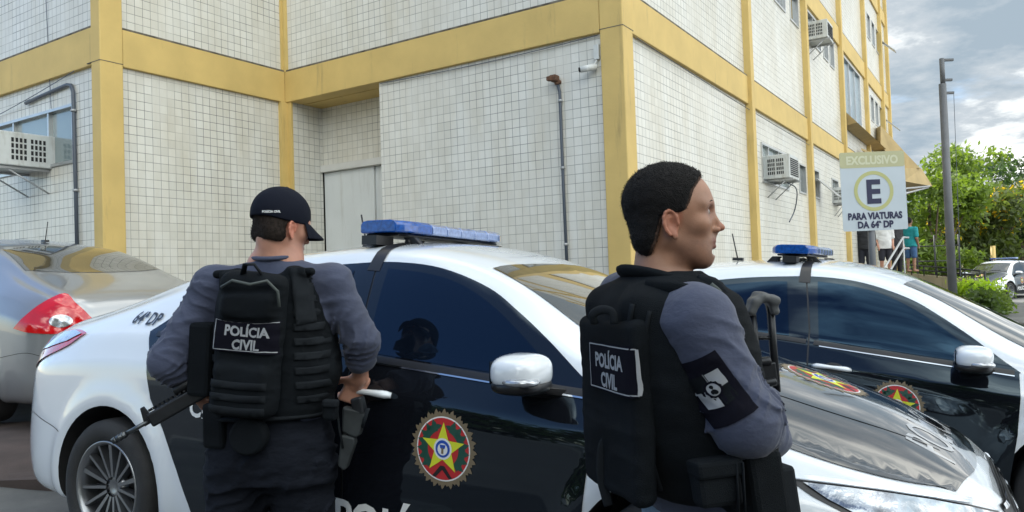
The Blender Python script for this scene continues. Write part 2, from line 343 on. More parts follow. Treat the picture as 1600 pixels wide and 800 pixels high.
# back wall block so that nothing shows through, and roof slab
mb = MB(); mb.box(E0+U*.85+W*.25+ZV*BASE, U*21.5, W*4.6, ZV*(TOP-BASE)); mb.box(J0+U*.25+W*.25+ZV*BASE, U*24.5, W*8.5, ZV*(TOP-BASE-.01)); mb.build('core', MT['dark'], bld)
mb = MB(); mb.box(E0+U*.1+W*.1+ZV*TOP, U*22.6, W*5.2, ZV*.15); mb.box(J0+U*.1+W*.1+ZV*(TOP+.002), U*24.5, W*8.8, ZV*.15); mb.build('roof', MT['plaster'], bld)
# beams (yellow) with a grimy ledge
def beam(o, d, n, s0, s1, z0, z1, pr=.05):
    mb = MB(); mb.box(o+d*s0+ZV*z0-n*.2, d*(s1-s0), ZV*(z1-z0), n*(.2+pr)); mb.build('beam', MT['yellow'], bld, bevel=.008)
    mb = MB(); mb.box(o+d*s0+ZV*(z1+.002)-n*.1, d*(s1-s0), ZV*.022, n*(.1+pr-.006)); mb.build('ledge', MT['grime'], bld)
for (z0, z1) in ((B1, B1T), (B2, B2T), (B3, B3T)):
    beam(J0, W, NC, .135, 9, z0, z1); beam(J0, U, ND, .215, 2.605, z0, z1); beam(E0, W, NC, .215, 5.245, z0, z1); beam(E0, U, ND, .215, 22.6, z0, z1)
# columns
def column(o, a, b, wa, wb, z0=BASE, z1=TOP, pr=.062, nm='column'):
    """corner column, a and b along the two facades"""
    mb = MB(); mb.box(o-a*pr-b*pr+ZV*z0, a*(wa+pr), b*(wb+pr), ZV*(z1-z0)); return mb.build(nm, MT['yellow'], bld, bevel=.012)
column(E0, U, W, .20, .21); column(J0, U, W, .21, .13)
mb = MB()
for o_ in (E0, J0):
    mb = MB(); mb.box(o_-U*.065-W*.065+ZV*(B1+.02), U*.275, W*.28, ZV*.008); mb.build('joint_line', MT['grime'], bld)
mb = MB(); mb.box(I0-U*.14-W*.06+ZV*BASE, U*.14, W*.06, ZV*(B1-BASE)); mb.box(I0-U*.03-W*.14+ZV*BASE, U*.03, W*.08, ZV*(B1-BASE)); mb.build('column', MT['yellow'], bld)
mb = MB(); mb.box(I0-U*.08-W*.03+ZV*B1T, U*.08, W*.03, ZV*(TOP-B1T)); mb.box(I0-U*.06-W*.07+ZV*B1T, U*.06, W*.04, ZV*(TOP-B1T)); mb.build('column', MT['yellow'], bld)
for s in (4.65, 8.95, 13.1, 17.2, 20.9, 22.6):
    mb = MB(); mb.box(E0+U*s+ZV*BASE-ND*.05, U*.17, ND*.16, ZV*(TOP-BASE)); mb.build('pilaster', MT['yellow'], bld, bevel=.008)
# recess with the door in facade C
RD = .55
mb = MB(); q = E0+U*RD
mb.face([q+W*3.45+ZV*2.98, q+W*5.25+ZV*2.98, q+W*5.25+ZV*B1, q+W*3.45+ZV*B1], uvs=[(3.45, 2.98), (5.25, 2.98), (5.25, B1), (3.45, B1)])
mb.face([E0+W*5.12+ZV*BASE, q+W*5.12+ZV*BASE, q+W*5.12+ZV*B1, E0+W*5.12+ZV*B1], uvs=[(0, BASE), (RD, BASE), (RD, B1), (0, B1)])
mb.face([E0+W*3.45+ZV*BASE, q+W*3.45+ZV*BASE, q+W*3.45+ZV*B1, E0+W*3.45+ZV*B1], uvs=[(0, BASE), (RD, BASE), (RD, B1), (0, B1)])
mb.build('recess_wall', MT['tile2'], bld, recalc=False)
mb = MB(); mb.box(E0+W*3.452+ZV*(B1-.004)+U*.205, W*1.66, U*.36, ZV*.1); mb.build('recess_ceiling', MT['yellow'], bld)
mb = MB(); mb.box(q+W*3.46+ZV*2.9-U*.05, W*1.66, U*.12, ZV*.1); mb.build('lintel', MT['plaster'], bld, bevel=.006)
mb = MB(); mb.box(q+W*4.12+ZV*BASE+U*.02, W*.99, U*.05, ZV*(2.895-BASE)); d0 = mb.build('door', MT['doorpaint'], bld, bevel=.004)
mb = MB(); mb.box(q+W*3.46+ZV*BASE+U*.05, W*.655, U*.05, ZV*(2.895-BASE)); mb.build('door_panel', MT['doorpaint'], bld, bevel=.004)
mb = MB(); mb.tube([q+W*4.25+ZV*1.0-U*.03, q+W*4.25+ZV*1.15-U*.03], .012); mb.build('handle', MT['alu'], d0)
# things hanging on the walls
def ac(o, d, n, s, z, wd, ht, dp, label, tilt=0.0, grill=2):
    T = empty('air_conditioner', o+d*s+ZV*z, label=label, cat='air conditioner', group='window air conditioners on the tiled walls')
    mb = MB(); mb.box(o+d*s+ZV*z-n*.05, d*wd, ZV*ht, n*(dp+.05)); mb.build('casing', MT['acwhite'], T, bevel=.012)
    mb = MB()   # louvred coil guard on the outer face
    for k in range(9): mb.box(o+d*(s+.05)+ZV*(z+.05+k*(ht-.1)/9)+n*(dp+.002), d*(wd-.1), ZV*(ht-.1)/16, n*.004)
    mb.build('grille', MT['dark'], T)
    for side in (0, 1):      # side vents, in blocks
        for gx in range(grill):
            mb = MB(); q0 = o+d*(s-.004 if side == 0 else s+wd+.001)+n*(dp*.12+gx*dp*.36)
            for k in range(4):
                for j in range(4): mb.box(q0+ZV*(z+.07+k*(ht-.12)/4)+n*(j*.045*dp/.58), d*.003, ZV*(ht-.12)/4*.72, n*.026*dp/.58)
            mb.build('side_vent', MT['dark'], T)
    mb = MB()   # steel bracket
    for q_ in (.05, wd-.08):
        mb.box(o+d*(s+q_)+ZV*(z-.035), d*.03, ZV*.03, n*(dp+.04)); mb.tube([o+d*(s+q_+.015)+ZV*(z-.3)+n*.01, o+d*(s+q_+.015)+ZV*(z-.03)+n*dp*.8], .01, 6)
    mb.build('bracket', MT['galv'], T)
    return T
ac(J0, W, NC, 1.16, 2.77, .64, .40, .60, 'white window air conditioner with barred side vents on the left wall')
a2 = ac(E0, U, ND, 5.66, 2.76, .66, .40, .40, 'pale window air conditioner in the lower row of windows facing the car park')
ac(E0, U, ND, 9.45, 6.05, .62, .38, .42, 'grey window air conditioner in the upper floor windows')
ac(E0, U, ND, 11.6, 2.74, .55, .36, .28, 'small white air conditioner low on the wall beside the parking sign')
mb = MB(); mb.tube([V(q) for q in spl([E0+U*5.9+ZV*2.7+ND*.3, E0+U*6.5+ZV*2.66+ND*.3, E0+U*7.0+ZV*2.52+ND*.2, E0+U*7.2+ZV*2.3+ND*.1, E0+U*7.0+ZV*2.1+ND*.05], 5)], .011, 6)
mb.build('drain_hose', MT['pipe'], a2)
for s_, z_, lb in ((9.75, 3.15, 'tilted open vent pane of the ground floor window left of the parking sign'), (21.5, 9.0, 'open vent pane standing out from the top row of windows'), (21.6, 6.3, 'open vent pane standing out of the middle row of windows')):
    mb = MB(); c_ = E0+U*s_+ZV*z_; mb.box(c_, U*.5, (ND*.42-ZV*.42), (ND+ZV)*.012); tag(mb.build('open_vent_pane', MT['alu'], None), lb, 'window pane', 'open vent panes of the station windows')
def pipe(pts, r, label, m='pipe', clips=()):
    T = empty('wall_pipe', pts[0], label=label, cat='pipe')
    mb = MB(); mb.tube(pts, r, 10); mb.build('tube', MT[m], T)
    for c in clips:
        mb = MB(); mb.tube([V(c)-ZV*.014, V(c)+ZV*.014], r*1.5, 10); mb.build('clip', MT['galv'], T)
JA = lambda s, z, k=.03: J0+W*s+ZV*z+NC*k
EC = lambda s, z, k=.03: E0+W*s+ZV*z+NC*k
pipe([JA(1.72, 3.66), JA(1.35, 3.69), JA(.72, 3.73), JA(.63, 3.71), JA(.585, 3.62), JA(.57, 2.6), JA(.55, 1.2)], .022, 'dark bent conduit beside the window on the left wall', clips=[JA(.583, 3.4), JA(.565, 2.45), JA(.558, 1.7)])
pipe([EC(.76, 3.38), EC(.74, 3.3), EC(.735, 2.2), EC(.72, .9)], .018, 'thin dark conduit running down the middle tiled wall', clips=[EC(.738, 3.2), EC(.735, 2.45), EC(.728, 1.6)])
mb = MB(); mb.cbox(EC(.78, 3.45, .07), .08, .10, .07, W, NC, ZV); mb.cbox(EC(.81, 3.44, .13), .055, .06, .05, W, NC, ZV); mb.tube([EC(.74, 3.42, 0), EC(.78, 3.40, .06)], .025)
tag(mb.build('floodlight', MT['rust'], None, bevel=.01), 'rusty brown floodlight on top of the thin wall conduit', 'floodlight')
T = empty('security_camera', EC(.30, 3.55, 0), label='small white bullet security camera under the yellow beam by the corner column', cat='camera')
mb = MB(); mb.tube([EC(.27, 3.50, .04), EC(.42, 3.47, .14)], .035, 14); mb.build('body', MT['doorpaint'], T)
mb = MB(); mb.cbox(EC(.27, 3.66, .02), .06, .04, .16, W, NC, ZV); mb.tube([EC(.27, 3.58, .02), EC(.30, 3.50, .06)], .012); mb.build('bracket', MT['doorpaint'], T)
mb = MB(); mb.tube([EC(.42, 3.47, .14), EC(.432, 3.468, .148)], .026, 14); mb.build('lens', MT['dark'], T)
def sag(a, b, d, n=14): return [a.lerp(b, i/n)-ZV*d*4*(i/n)*(1-i/n) for i in range(n+1)]
for pts, lb in ((sag(EC(3.4, 3.84, .03), EC(.25, 3.84, .03), .03), 'thin cable just under the middle yellow beam'),
                (sag(JA(1.3, 6.9), JA(1.1, 3.5), .0), 'thin loose cable hanging down the left wall'),
                (sag(JA(.5, 3.85, .06), JA(4.5, 3.45, .03), .05), 'thin cable crossing above the left window'),
                (sag(E0+U*.3+ZV*3.83+ND*.06, E0+U*13+ZV*3.80+ND*.06, .06), 'thin cable under the long yellow beam')):
    mb = MB(); mb.tube(pts, .005, 5); tag(mb.build('cable', MT['pipe'], None), lb, 'cable')

# canopy over the side entrance
cn = empty('entrance_canopy', E0+U*13.4+ZV*4.9, label='ochre sloping canopy with steel brackets over the side entrance', cat='canopy')
mb = MB(); mb.prism([E0+U*13.35+ZV*5.24+ND*.02, E0+U*13.35+ZV*4.80+ND*.02, E0+U*13.35+ZV*4.86+ND*.34], U*10.5); mb.build('fascia', MT['awn'], cn)
A_ = [at(1408, 262, 23), at(1440, 263, 25), at(1457, 291, 25), at(1412, 283, 23)]
mb = MB(); mb.prism(A_, V((1.0, 4.0, .05))); mb.build('roof', MT['awn'], cn)
mb = MB(); mb.prism([E0+U*15.5+ZV*4.45+ND*.1, E0+U*20+ZV*4.45+ND*.1, A_[1]+V((0, 3, 0)), A_[0]], V((0, 0, .06))); mb.build('roof', MT['awn'], cn)
mb = MB(); mb.prism([at(1376, 196, 24), at(1414, 238, 24), at(1438, 263, 24.6), at(1400, 263, 23.6), at(1376, 225, 23.6)], V((.6, 3.0, .05))); mb.build('roof', MT['awn'], cn)
for k in range(3):
    d_ = V((0, 1.3*k, 0)); mb = MB(); mb.tube([at(1400, 296, 23)+d_, at(1452, 291, 24.8)+d_], .035, 6); mb.tube([at(1400, 306, 23)+d_, at(1450, 293, 24.8)+d_], .03, 6); mb.build('bracket', MT['galv'], cn)
# ------------------------------------------------------------------ cars
MT.update(
 white=mat('white_car_paint', (.68, .72, .77), .22, coat=1, var=.02, vscale=1.5),
 black=mat('black_car_paint', (.006, .007, .010), .12, coat=1, spec=.6),
 silver=mat('silver_car_paint', (.30, .31, .325), .3, .6, coat=1),
 tint=mat('tinted_glass', (.003, .005, .010), .02, spec=.9, coat=1),
 screen=mat('laminated_screen', (.045, .043, .036), .03, spec=1, coat=1), hoodblack=mat('waxed_black_paint', (.012, .013, .015), .10, coat=1, spec=1), trim=mat('black_trim', (.012, .012, .014), .35),
 rubber=mat('tyre_rubber', (.022, .022, .023), .78, bump=.3, bscale=200, var=.2, vscale=12),
 rim=mat('alloy_rim', (.30, .31, .33), .3, .9),
 rimdark=mat('rim_shadow_metal', (.03, .03, .033), .5, .6),
 chrome=mat('chrome', (.75, .77, .8), .08, 1),
 redlens=mat('red_lamp_lens', (.50, .004, .010), .1, coat=1, var=.15, vscale=9),
 clearlens=mat('clear_lamp_lens', (.45, .47, .5), .08, .6, coat=1, var=.35, vscale=45),
 headglass=mat('headlamp_glass', (.32, .34, .37), .07, .85, coat=1, var=.6, vscale=16, bump=.25, bscale=14),
 bluelens=mat('blue_beacon_lens', (.004, .065, .30), .2, coat=.5, var=.3, vscale=60),
 palelens=mat('pale_beacon_lens', (.17, .24, .44), .2, .1, coat=1, var=.2, vscale=60),
 decalwhite=mat('white_lettering', (.72, .73, .74), .35), decalblack=mat('black_lettering', (.02, .02, .025), .35),
 badgegrey=mat('grey_lettering', (.38, .39, .41), .25, coat=.6), gold=mat('emblem_gold', (.17, .13, .08), .5), ered=mat('emblem_red', (.46, .02, .025), .4), egreen=mat('emblem_green', (.012, .07, .05), .4),
 eyellow=mat('emblem_yellow', (.62, .66, .03), .4), eblue=mat('emblem_blue', (.01, .07, .40), .4), paper=mat('white_paper', (.72, .74, .75), .7),
)
for k_, tn_ in (('tint', (.30, .62, 1, 1)), ('black', (.55, .8, 1, 1))):
    b_ = MT[k_].node_tree.nodes['Principled BSDF']; b_.inputs['Coat Weight'].default_value = 0 if k_ == 'tint' else .25; b_.inputs['Specular Tint'].default_value = tn_; b_.inputs['Roughness'].default_value = .03; b_.inputs['Specular IOR Level'].default_value = .62 if k_ == 'tint' else .55  # blue of the reflected sky put into the specular tint
# side stations: x, roof/hood centre height, rail z, rail y, belt z, belt y, widest y, underside z   (measured on a car standing nose-down: KT undoes it)
KT = .04
ST = np.array([
 (-1.00, .66, .65, .30, .62, .36, .40, .42), (-.98, .77, .76, .40, .70, .46, .50, .33), (-.94, .94, .92, .50, .82, .57, .62, .27), (-.89, 1.03, 1.00, .56, .89, .64, .69, .24),
 (-.80, 1.075, 1.045, .61, .93, .715, .775, .22), (-.60, 1.12, 1.09, .64, .985, .775, .855, .20), (-.40, 1.15, 1.125, .64, 1.015, .795, .875, .19), (-.20, 1.185, 1.17, .63, 1.03, .81, .885, .18),
 (.05, 1.265, 1.24, .605, 1.035, .815, .886, .18), (.3, 1.345, 1.30, .59, 1.03, .815, .887, .18), (.6, 1.395, 1.34, .577, 1.015, .815, .887, .18),
 (.9, 1.41, 1.35, .57, .995, .815, .888, .18),
 (1.2, 1.42, 1.358, .57, .97, .81, .888, .18), (1.5, 1.395, 1.335, .572, .935, .81, .888, .18), (1.75, 1.345, 1.28, .58, .905, .808, .888, .18), (1.9, 1.29, 1.225, .60, .885, .806, .888, .18),
 (2.05, 1.22, 1.15, .63, .865, .806, .888, .18), (2.2, 1.145, 1.05, .665, .845, .804, .887, .18), (2.35, 1.065, .95, .70, .825, .80, .886, .18), (2.5, .985, .875, .725, .805, .80, .885, .18),
 (2.65, .905, .82, .72, .775, .795, .882, .18), (2.8, .86, .765, .70, .72, .79, .878, .18), (2.95, .808, .71, .67, .655, .78, .87, .18), (3.1, .752, .655, .64, .605, .76, .855, .18),
 (3.2, .715, .62, .61, .575, .74, .84, .18), (3.35, .64, .57, .56, .54, .69, .79, .19), (3.46, .565, .53, .50, .49, .62, .72, .20), (3.54, .49, .47, .42, .43, .53, .62, .23), (3.60, .39, .38, .33, .35, .42, .48, .26), (3.63, .33, .325, .2, .31, .3, .32, .29)])
def pchip(xs, ys, q):
    h = np.diff(xs); d = np.diff(ys)/h; m = np.zeros_like(ys); m[0] = d[0]; m[-1] = d[-1]
    for i in range(1, len(xs)-1):
        m[i] = 0 if d[i-1]*d[i] <= 0 else 3*(h[i-1]+h[i])/((2*h[i]+h[i-1])/d[i-1]+(h[i]+2*h[i-1])/d[i])
    i = np.clip(np.searchsorted(xs, q)-1, 0, len(xs)-2); t = (q-xs[i])/h[i]
    return ((2*t**3-3*t**2+1)*ys[i]+(t**3-2*t**2+t)*h[i]*m[i]+(-2*t**3+3*t**2)*ys[i+1]+(t**3-t**2)*h[i]*m[i+1])
def chaikin(P, it=2):
    for _ in range(it):
        Q = [P[0]]
        for a, b in zip(P[:-1], P[1:]): Q += [a*.75+b*.25, a*.25+b*.75]
        Q.append(P[-1]); P = Q
    return P
def sedan_shell():
    xa = np.concatenate([np.linspace(-1.0, -.84, 13), np.linspace(-.82, 3.2, 150), np.linspace(3.22, 3.63, 26)])
    xu = np.arange(-1.0, 3.631, .01); kr = np.exp(-.5*(np.arange(-15, 16)/5.0)**2); kr /= kr.sum(); cols = []
    bl = np.clip((xu+.86)/.12, 0, 1)*np.clip((3.44-xu)/.12, 0, 1)        # smooth the long curves, keep the ends crisp
    for i in range(1, 8):
        c_ = pchip(ST[:, 0], ST[:, i], xu); sm = np.convolve(np.pad(c_, 15, 'edge'), kr, 'valid'); cols.append(np.interp(xa, xu, c_*(1-bl)+sm*bl))
    rings = []
    for k, x in enumerate(xa):
        zt, zr, yr, zb_, yb, ym, z0 = [c[k] for c in cols]
        tl = KT*x; zt += tl; zr += tl; zb_ += tl; z0 = z0+(0 if x < 3.4 else 0)
        if z0 > zb_-.12: z0 = zb_-.12
        A = lambda y, z: np.array([y, z]); gl = A(yb-.012, zb_+.014); rl = A(yr, zr)
        P = [A(0, z0), A(ym-.13, z0), A(ym-.03, z0+.03), A(ym-.004, z0+.15), A(ym, z0+(zb_-z0)*.42), A(ym-.006, z0+(zb_-z0)*.62), A(ym-.014, zb_-.13*(zb_-z0)/.8), A(ym-.03, zb_-.095*(zb_-z0)/.8), A(yb+.012, zb_-.012), gl,
             gl*.66+rl*.34+A(.012, 0), gl*.33+rl*.67+A(.014, 0), A(yr+.016, zr-.028), A(yr-.03, zr+.012), A(yr*.72, zr+(zt-zr)*.62), A(yr*.35, zt-(zt-zr)*.06), A(0, zt)]
        rings.append(chaikin(P, 2))
    n = len(rings[0]); verts = []; faces = []
    full = []
    for x, rg in zip(xa, rings):
        loop = [(x, -p[0], p[1]) for p in rg] + [(x, p[0], p[1]) for p in rg[-2:0:-1]]
        full.append(loop)
    m = len(full[0])
    for lp in full:
        for (x, y, z) in lp:
            if abs(y) > .6:
                for wx in (0, 2.7):
                    r = math.hypot(x-wx, z-.33)
                    if z > .1: y += math.copysign(.016*math.exp(-((r-.405)/.04)**2), y)
            verts.append((x, y, z))
    for i in range(len(full)-1):
        for j in range(m): faces.append((i*m+j, (i+1)*m+j, (i+1)*m+(j+1) % m, i*m+(j+1) % m))
    faces.append(tuple(range(m))); faces.append(tuple((len(full)-1)*m+j for j in range(m-1, -1, -1)))
    me = bpy.data.meshes.new('body'); me.from_pydata(verts, [], faces); me.validate()
    bm = bmesh.new(); bm.from_mesh(me); bmesh.ops.recalc_face_normals(bm, faces=bm.faces)
    for f in bm.faces: f.smooth = True
    bm.to_mesh(me); bm.free()
    return me
SHELL = sedan_shell()
class Surf:
    """a smooth surface that panels, glass and lettering are fitted onto"""
    def __init__(s, mes):
        s.co = []; s.no = []; s.f = []
        for me in (mes if isinstance(mes, list) else [mes]):
            o_ = len(s.co); s.co += [v.co.copy() for v in me.vertices]; s.no += [v.normal.copy() for v in me.vertices]; s.f += [tuple(i+o_ for i in p.vertices) for p in me.polygons if len(p.vertices) < 6]
        s.t = BVHTree.FromPolygons(s.co, s.f)
    def hit(s, p, d):
        h, nn, i, dist = s.t.ray_cast(p, d)
        if h is None: return None, None
        f = s.f[i]; from_ = [s.co[k] for k in f]
        wt = [1/(1e-5+(c-h).length_squared) for c in from_]
        # smooth normal: inverse-area weights of the corners
        from mathutils.interpolate import poly_3d_calc
        wt = poly_3d_calc(from_, h); n = V((0, 0, 0))
        for k, q in zip(f, wt): n += s.no[k]*q
        return h, n.normalized()
CAR = Surf(SHELL)
def inpoly(p, poly):
    c = False; n = len(poly); x, y = p
    for i in range(n):
        x1, y1 = poly[i]; x2, y2 = poly[i-1]
        if (y1 > y) != (y2 > y) and x < (x2-x1)*(y-y1)/(y2-y1)+x1: c = not c
    return c
def fit_mesh(surf, v2, fc, O, X, Y, D, off):
    """2D vertices placed in the plane O + aX + bY are shot along D onto the surface"""
    vs = []; ns = []; ok = []
    for (a, b) in v2:
        h, n = surf.hit(O+X*a+Y*b, D)
        ok.append(h is not None); vs.append((h+n*off) if h is not None else V((0, 0, 0))); ns.append(n if h is not None else V((0, 0, 1)))
    fc = [f for f in fc if all(ok[i] for i in f)]
    used = sorted({i for f in fc for i in f}); mp_ = {k: i for i, k in enumerate(used)}
    out = []
    for f in fc:
        a, b, c = (vs[f[0]], vs[f[1]], vs[f[2]]); nn = (b-a).cross(c-a)
        f = f if nn.dot(ns[f[0]]) > 0 else f[::-1]; out.append(tuple(mp_[i] for i in f))
    return [vs[i] for i in used], [ns[i] for i in used], out
def mesh_from(name, parts, mats, parent, smooth=True):
    """parts = [(verts, normals, faces, material index)]"""
    vs = []; ns = []; fs = []; mi = []
    for (v_, n_, f_, k) in parts:
        o_ = len(vs); vs += v_; ns += n_; fs += [tuple(i+o_ for i in f) for f in f_]; mi += [k]*len(f_)
    me = bpy.data.meshes.new(name); me.from_pydata([tuple(v) for v in vs], [], fs)
    me.polygons.foreach_set('material_index', mi)
    if smooth:
        me.polygons.foreach_set('use_smooth', [True]*len(fs))
        if fs: me.normals_split_custom_set_from_vertices([tuple(n) for n in ns])
    return link(name, me, mats, parent, keep=False)
def basis_for(D):
    D = V(D).normalized(); X = D.cross(V((0, 0, 1)))
    if X.length < 1e-3: X = V((1, 0, 0)); Y = V((0, 1, 0))
    else: X = X.normalized(); Y = X.cross(D).normalized()
    return D, X, Y
def tri_patch(poly, step):
    xs = [p[0] for p in poly]; ys = [p[1] for p in poly]; P = []
    for i in range(len(poly)):          # densify the outline
        a, b = poly[i], poly[(i+1) % len(poly)]; L_ = math.dist(a, b); k = max(1, int(L_/step))
        for j in range(k): P.append((a[0]+(b[0]-a[0])*j/k, a[1]+(b[1]-a[1])*j/k))
    n = len(P); G = []
    x = min(xs)+step/2
    while x < max(xs):
        y = min(ys)+step/2
        while y < max(ys):
            if inpoly((x, y), P) and min((x-q[0])**2+(y-q[1])**2 for q in P) > (step*.45)**2: G.append((x, y))
            y += step
        x += step
    r = delaunay_2d_cdt([V(q) for q in P+G], [], [list(range(n))], 1, 1e-6)
    return [tuple(v) for v in r[0]], [tuple(f) for f in r[2]]
def patch(name, pts3, D, m, parent, off=.002, step=.04, surf=None):
    """panel whose outline is the given points seen along D, fitted on the car body"""
    D, X, Y = basis_for(D); surf = surf or CAR
    p2 = [(V(p).dot(X), V(p).dot(Y)) for p in pts3]
    v2, fc = tri_patch(p2, step)
    return mesh_from(name, [(*fit_mesh(surf, v2, fc, D*-6, X, Y, D, off), 0)], [m], parent)
sx_ = lambda pts, s: [(p[0], s*.9, p[1]+KT*p[0]) for p in pts]            # side outline (x, z) on side s
tx_ = lambda pts: [(p[0], p[1], 2) for p in pts]
def strip2(pl, w_):
    """thin closed outline along an open 2D polyline"""
    pl = [V(p) for p in pl]; a = []; b = []
    for i, p in enumerate(pl):
        d = (pl[min(i+1, len(pl)-1)]-pl[max(i-1, 0)]).normalized(); n = V((-d.y, d.x))*w_/2
        a.append(tuple(p+n)); b.append(tuple(p-n))
    return a+b[::-1]
def decal_text(name, body, size, m, parent, O3, X3, Y3, D, off=.0065, surf=None, **k):
    vs, fs = text_mesh(body, size, **k); surf = surf or CAR
    # split long triangles by resampling on a grid is not needed at these sizes
    return mesh_from(name, [(*fit_mesh(surf, vs, fs, V(O3)-V(D).normalized()*2, V(X3), V(Y3), V(D).normalized(), off), 0)], [m], parent)
def ring_poly(r0, r1, n=40, f=None):
    v = []; fc = []
    for i in range(n):
        a = 2*PI*i/n; k = f(i) if f else 1
        v += [(r0*math.cos(a), r0*math.sin(a)), (r1*k*math.cos(a), r1*k*math.sin(a))]
    for i in range(n): j = (i+1) % n; fc += [(2*i, 2*i+1, 2*j+1), (2*i, 2*j+1, 2*j)]
    return v, fc
def disc_poly(pts, c=(0, 0)):
    return [c]+pts, [(0, i+1, (i+1) % len(pts)+1) for i in range(len(pts))]
def emblem(parent, O3, X3, Y3, D, r=.138, surf=None, off=.006):
    surf = surf or CAR; D = V(D).normalized(); O = V(O3)-D*2; X, Y = V(X3), V(Y3); parts = []
    def add(vf, mi, lift): parts.append((*fit_mesh(surf, vf[0], vf[1], O, X, Y, D, off+lift), mi))
    circ = lambda rr, n=32, c=(0, 0), sy=1: disc_poly([(c[0]+rr*math.cos(2*PI*i/n), c[1]+rr*sy*math.sin(2*PI*i/n)) for i in range(n)], c)
    add(ring_poly(r*.70, r, 120, lambda i: (1.0, .95, .87, .93, .90)[i % 5]), 0, 0)
    add(circ(r*.80, 48), 1, .0006)          # white rim
    add(circ(r*.765, 48), 2, .0012)         # red field
    for s in (-1, 1):                       # laurel branches
        v = []; fc = []
        for k in range(7):
            a = R(90-s*(28+k*17)); c = V((math.cos(a), math.sin(a)))*r*.56
            for q in (-.5, .5):
                t = a+q*1.5+s*.9; d = V((math.cos(t), math.sin(t))); n = V((-d.y, d.x)); b_ = len(v)
                v += [tuple(c-d*r*.02), tuple(c+d*r*.11+n*r*.07), tuple(c+d*r*.23), tuple(c+d*r*.11-n*r*.07)]; fc += [(b_, b_+1, b_+2), (b_, b_+2, b_+3)]
        v += [tuple(V((math.cos(R(90-s*q)), math.sin(R(90-s*q))))*r*w_) for q in range(20, 150, 10) for w_ in (.46, .66)]
        b_ = 7*2*4
        for k in range(12): fc += [(b_+2*k, b_+2*k+1, b_+2*k+3), (b_+2*k, b_+2*k+3, b_+2*k+2)]
        add((v, fc), 3, .0018)
    add(([(-.06*r, -.42*r), (.06*r, -.42*r), (.30*r, -.70*r), (.20*r, -.72*r), (0, -.52*r), (-.20*r, -.72*r), (-.30*r, -.70*r)], [(0, 4, 1), (1, 4, 3), (1, 3, 2), (0, 5, 4), (0, 6, 5)]), 6, .0022)
    star = [(r*(.66 if i % 2 == 0 else .27)*math.cos(R(90+36*i)), r*(.66 if i % 2 == 0 else .27)*math.sin(R(90+36*i))) for i in range(10)]
    add(disc_poly(star), 4, .0026); add(circ(r*.265), 1, .0032); add(circ(r*.215), 5, .0038)
    add(circ(r*.15, 20, (0, -.01*r)), 1, .0044)
    add(([(-.09*r, .10*r), (.09*r, .10*r), (.07*r, .02*r), (0, -.03*r), (-.07*r, .02*r)], [(0, 2, 1), (0, 3, 2), (0, 4, 3)]), 5, .005)
    add(([(-.03*r, .03*r), (.03*r, .03*r), (.035*r, -.12*r), (-.035*r, -.12*r)], [(0, 3, 2), (0, 2, 1)]), 0, .0054)
    return mesh_from('emblem', parts, [MT['gold'], MT['decalwhite'], MT['ered'], MT['egreen'], MT['eyellow'], MT['eblue'], MT['trim']], parent)
def cut_shell(mats):
    """the body with its four wheel wells cut out"""
    me = SHELL.copy(); 
    ob = bpy.data.objects.new('b', me); COL.objects.link(ob)
    for q in mats: me.materials.append(q)
    cb = MB()
    for x in (0, 2.7):
        for s in (-1, 1):
            cb.lathe([(0, .0), (.372, .0), (.372, .5), (0, .5)], 48, (x, s*.56, .325), (0, s, 0), (0, 0, 1), mi=1, smooth=True)
    bmesh.ops.remove_doubles(cb.bm, verts=cb.bm.verts, dist=1e-5); bmesh.ops.recalc_face_normals(cb.bm, faces=cb.bm.faces)
    cm = bpy.data.meshes.new('c'); cb.bm.to_mesh(cm); cb.bm.free(); co = bpy.data.objects.new('c', cm); COL.objects.link(co)
    for q in mats: cm.materials.append(q)
    md = ob.modifiers.new('b', 'BOOLEAN'); md.operation = 'DIFFERENCE'; md.solver = 'EXACT'; md.object = co
    bpy.context.view_layer.update()
    r = bpy.data.meshes.new_from_object(ob.evaluated_get(bpy.context.evaluated_depsgraph_get()))
    bpy.data.objects.remove(ob); bpy.data.objects.remove(co); r.set_sharp_from_angle(angle=R(38)); r.name = 'body'
    return r
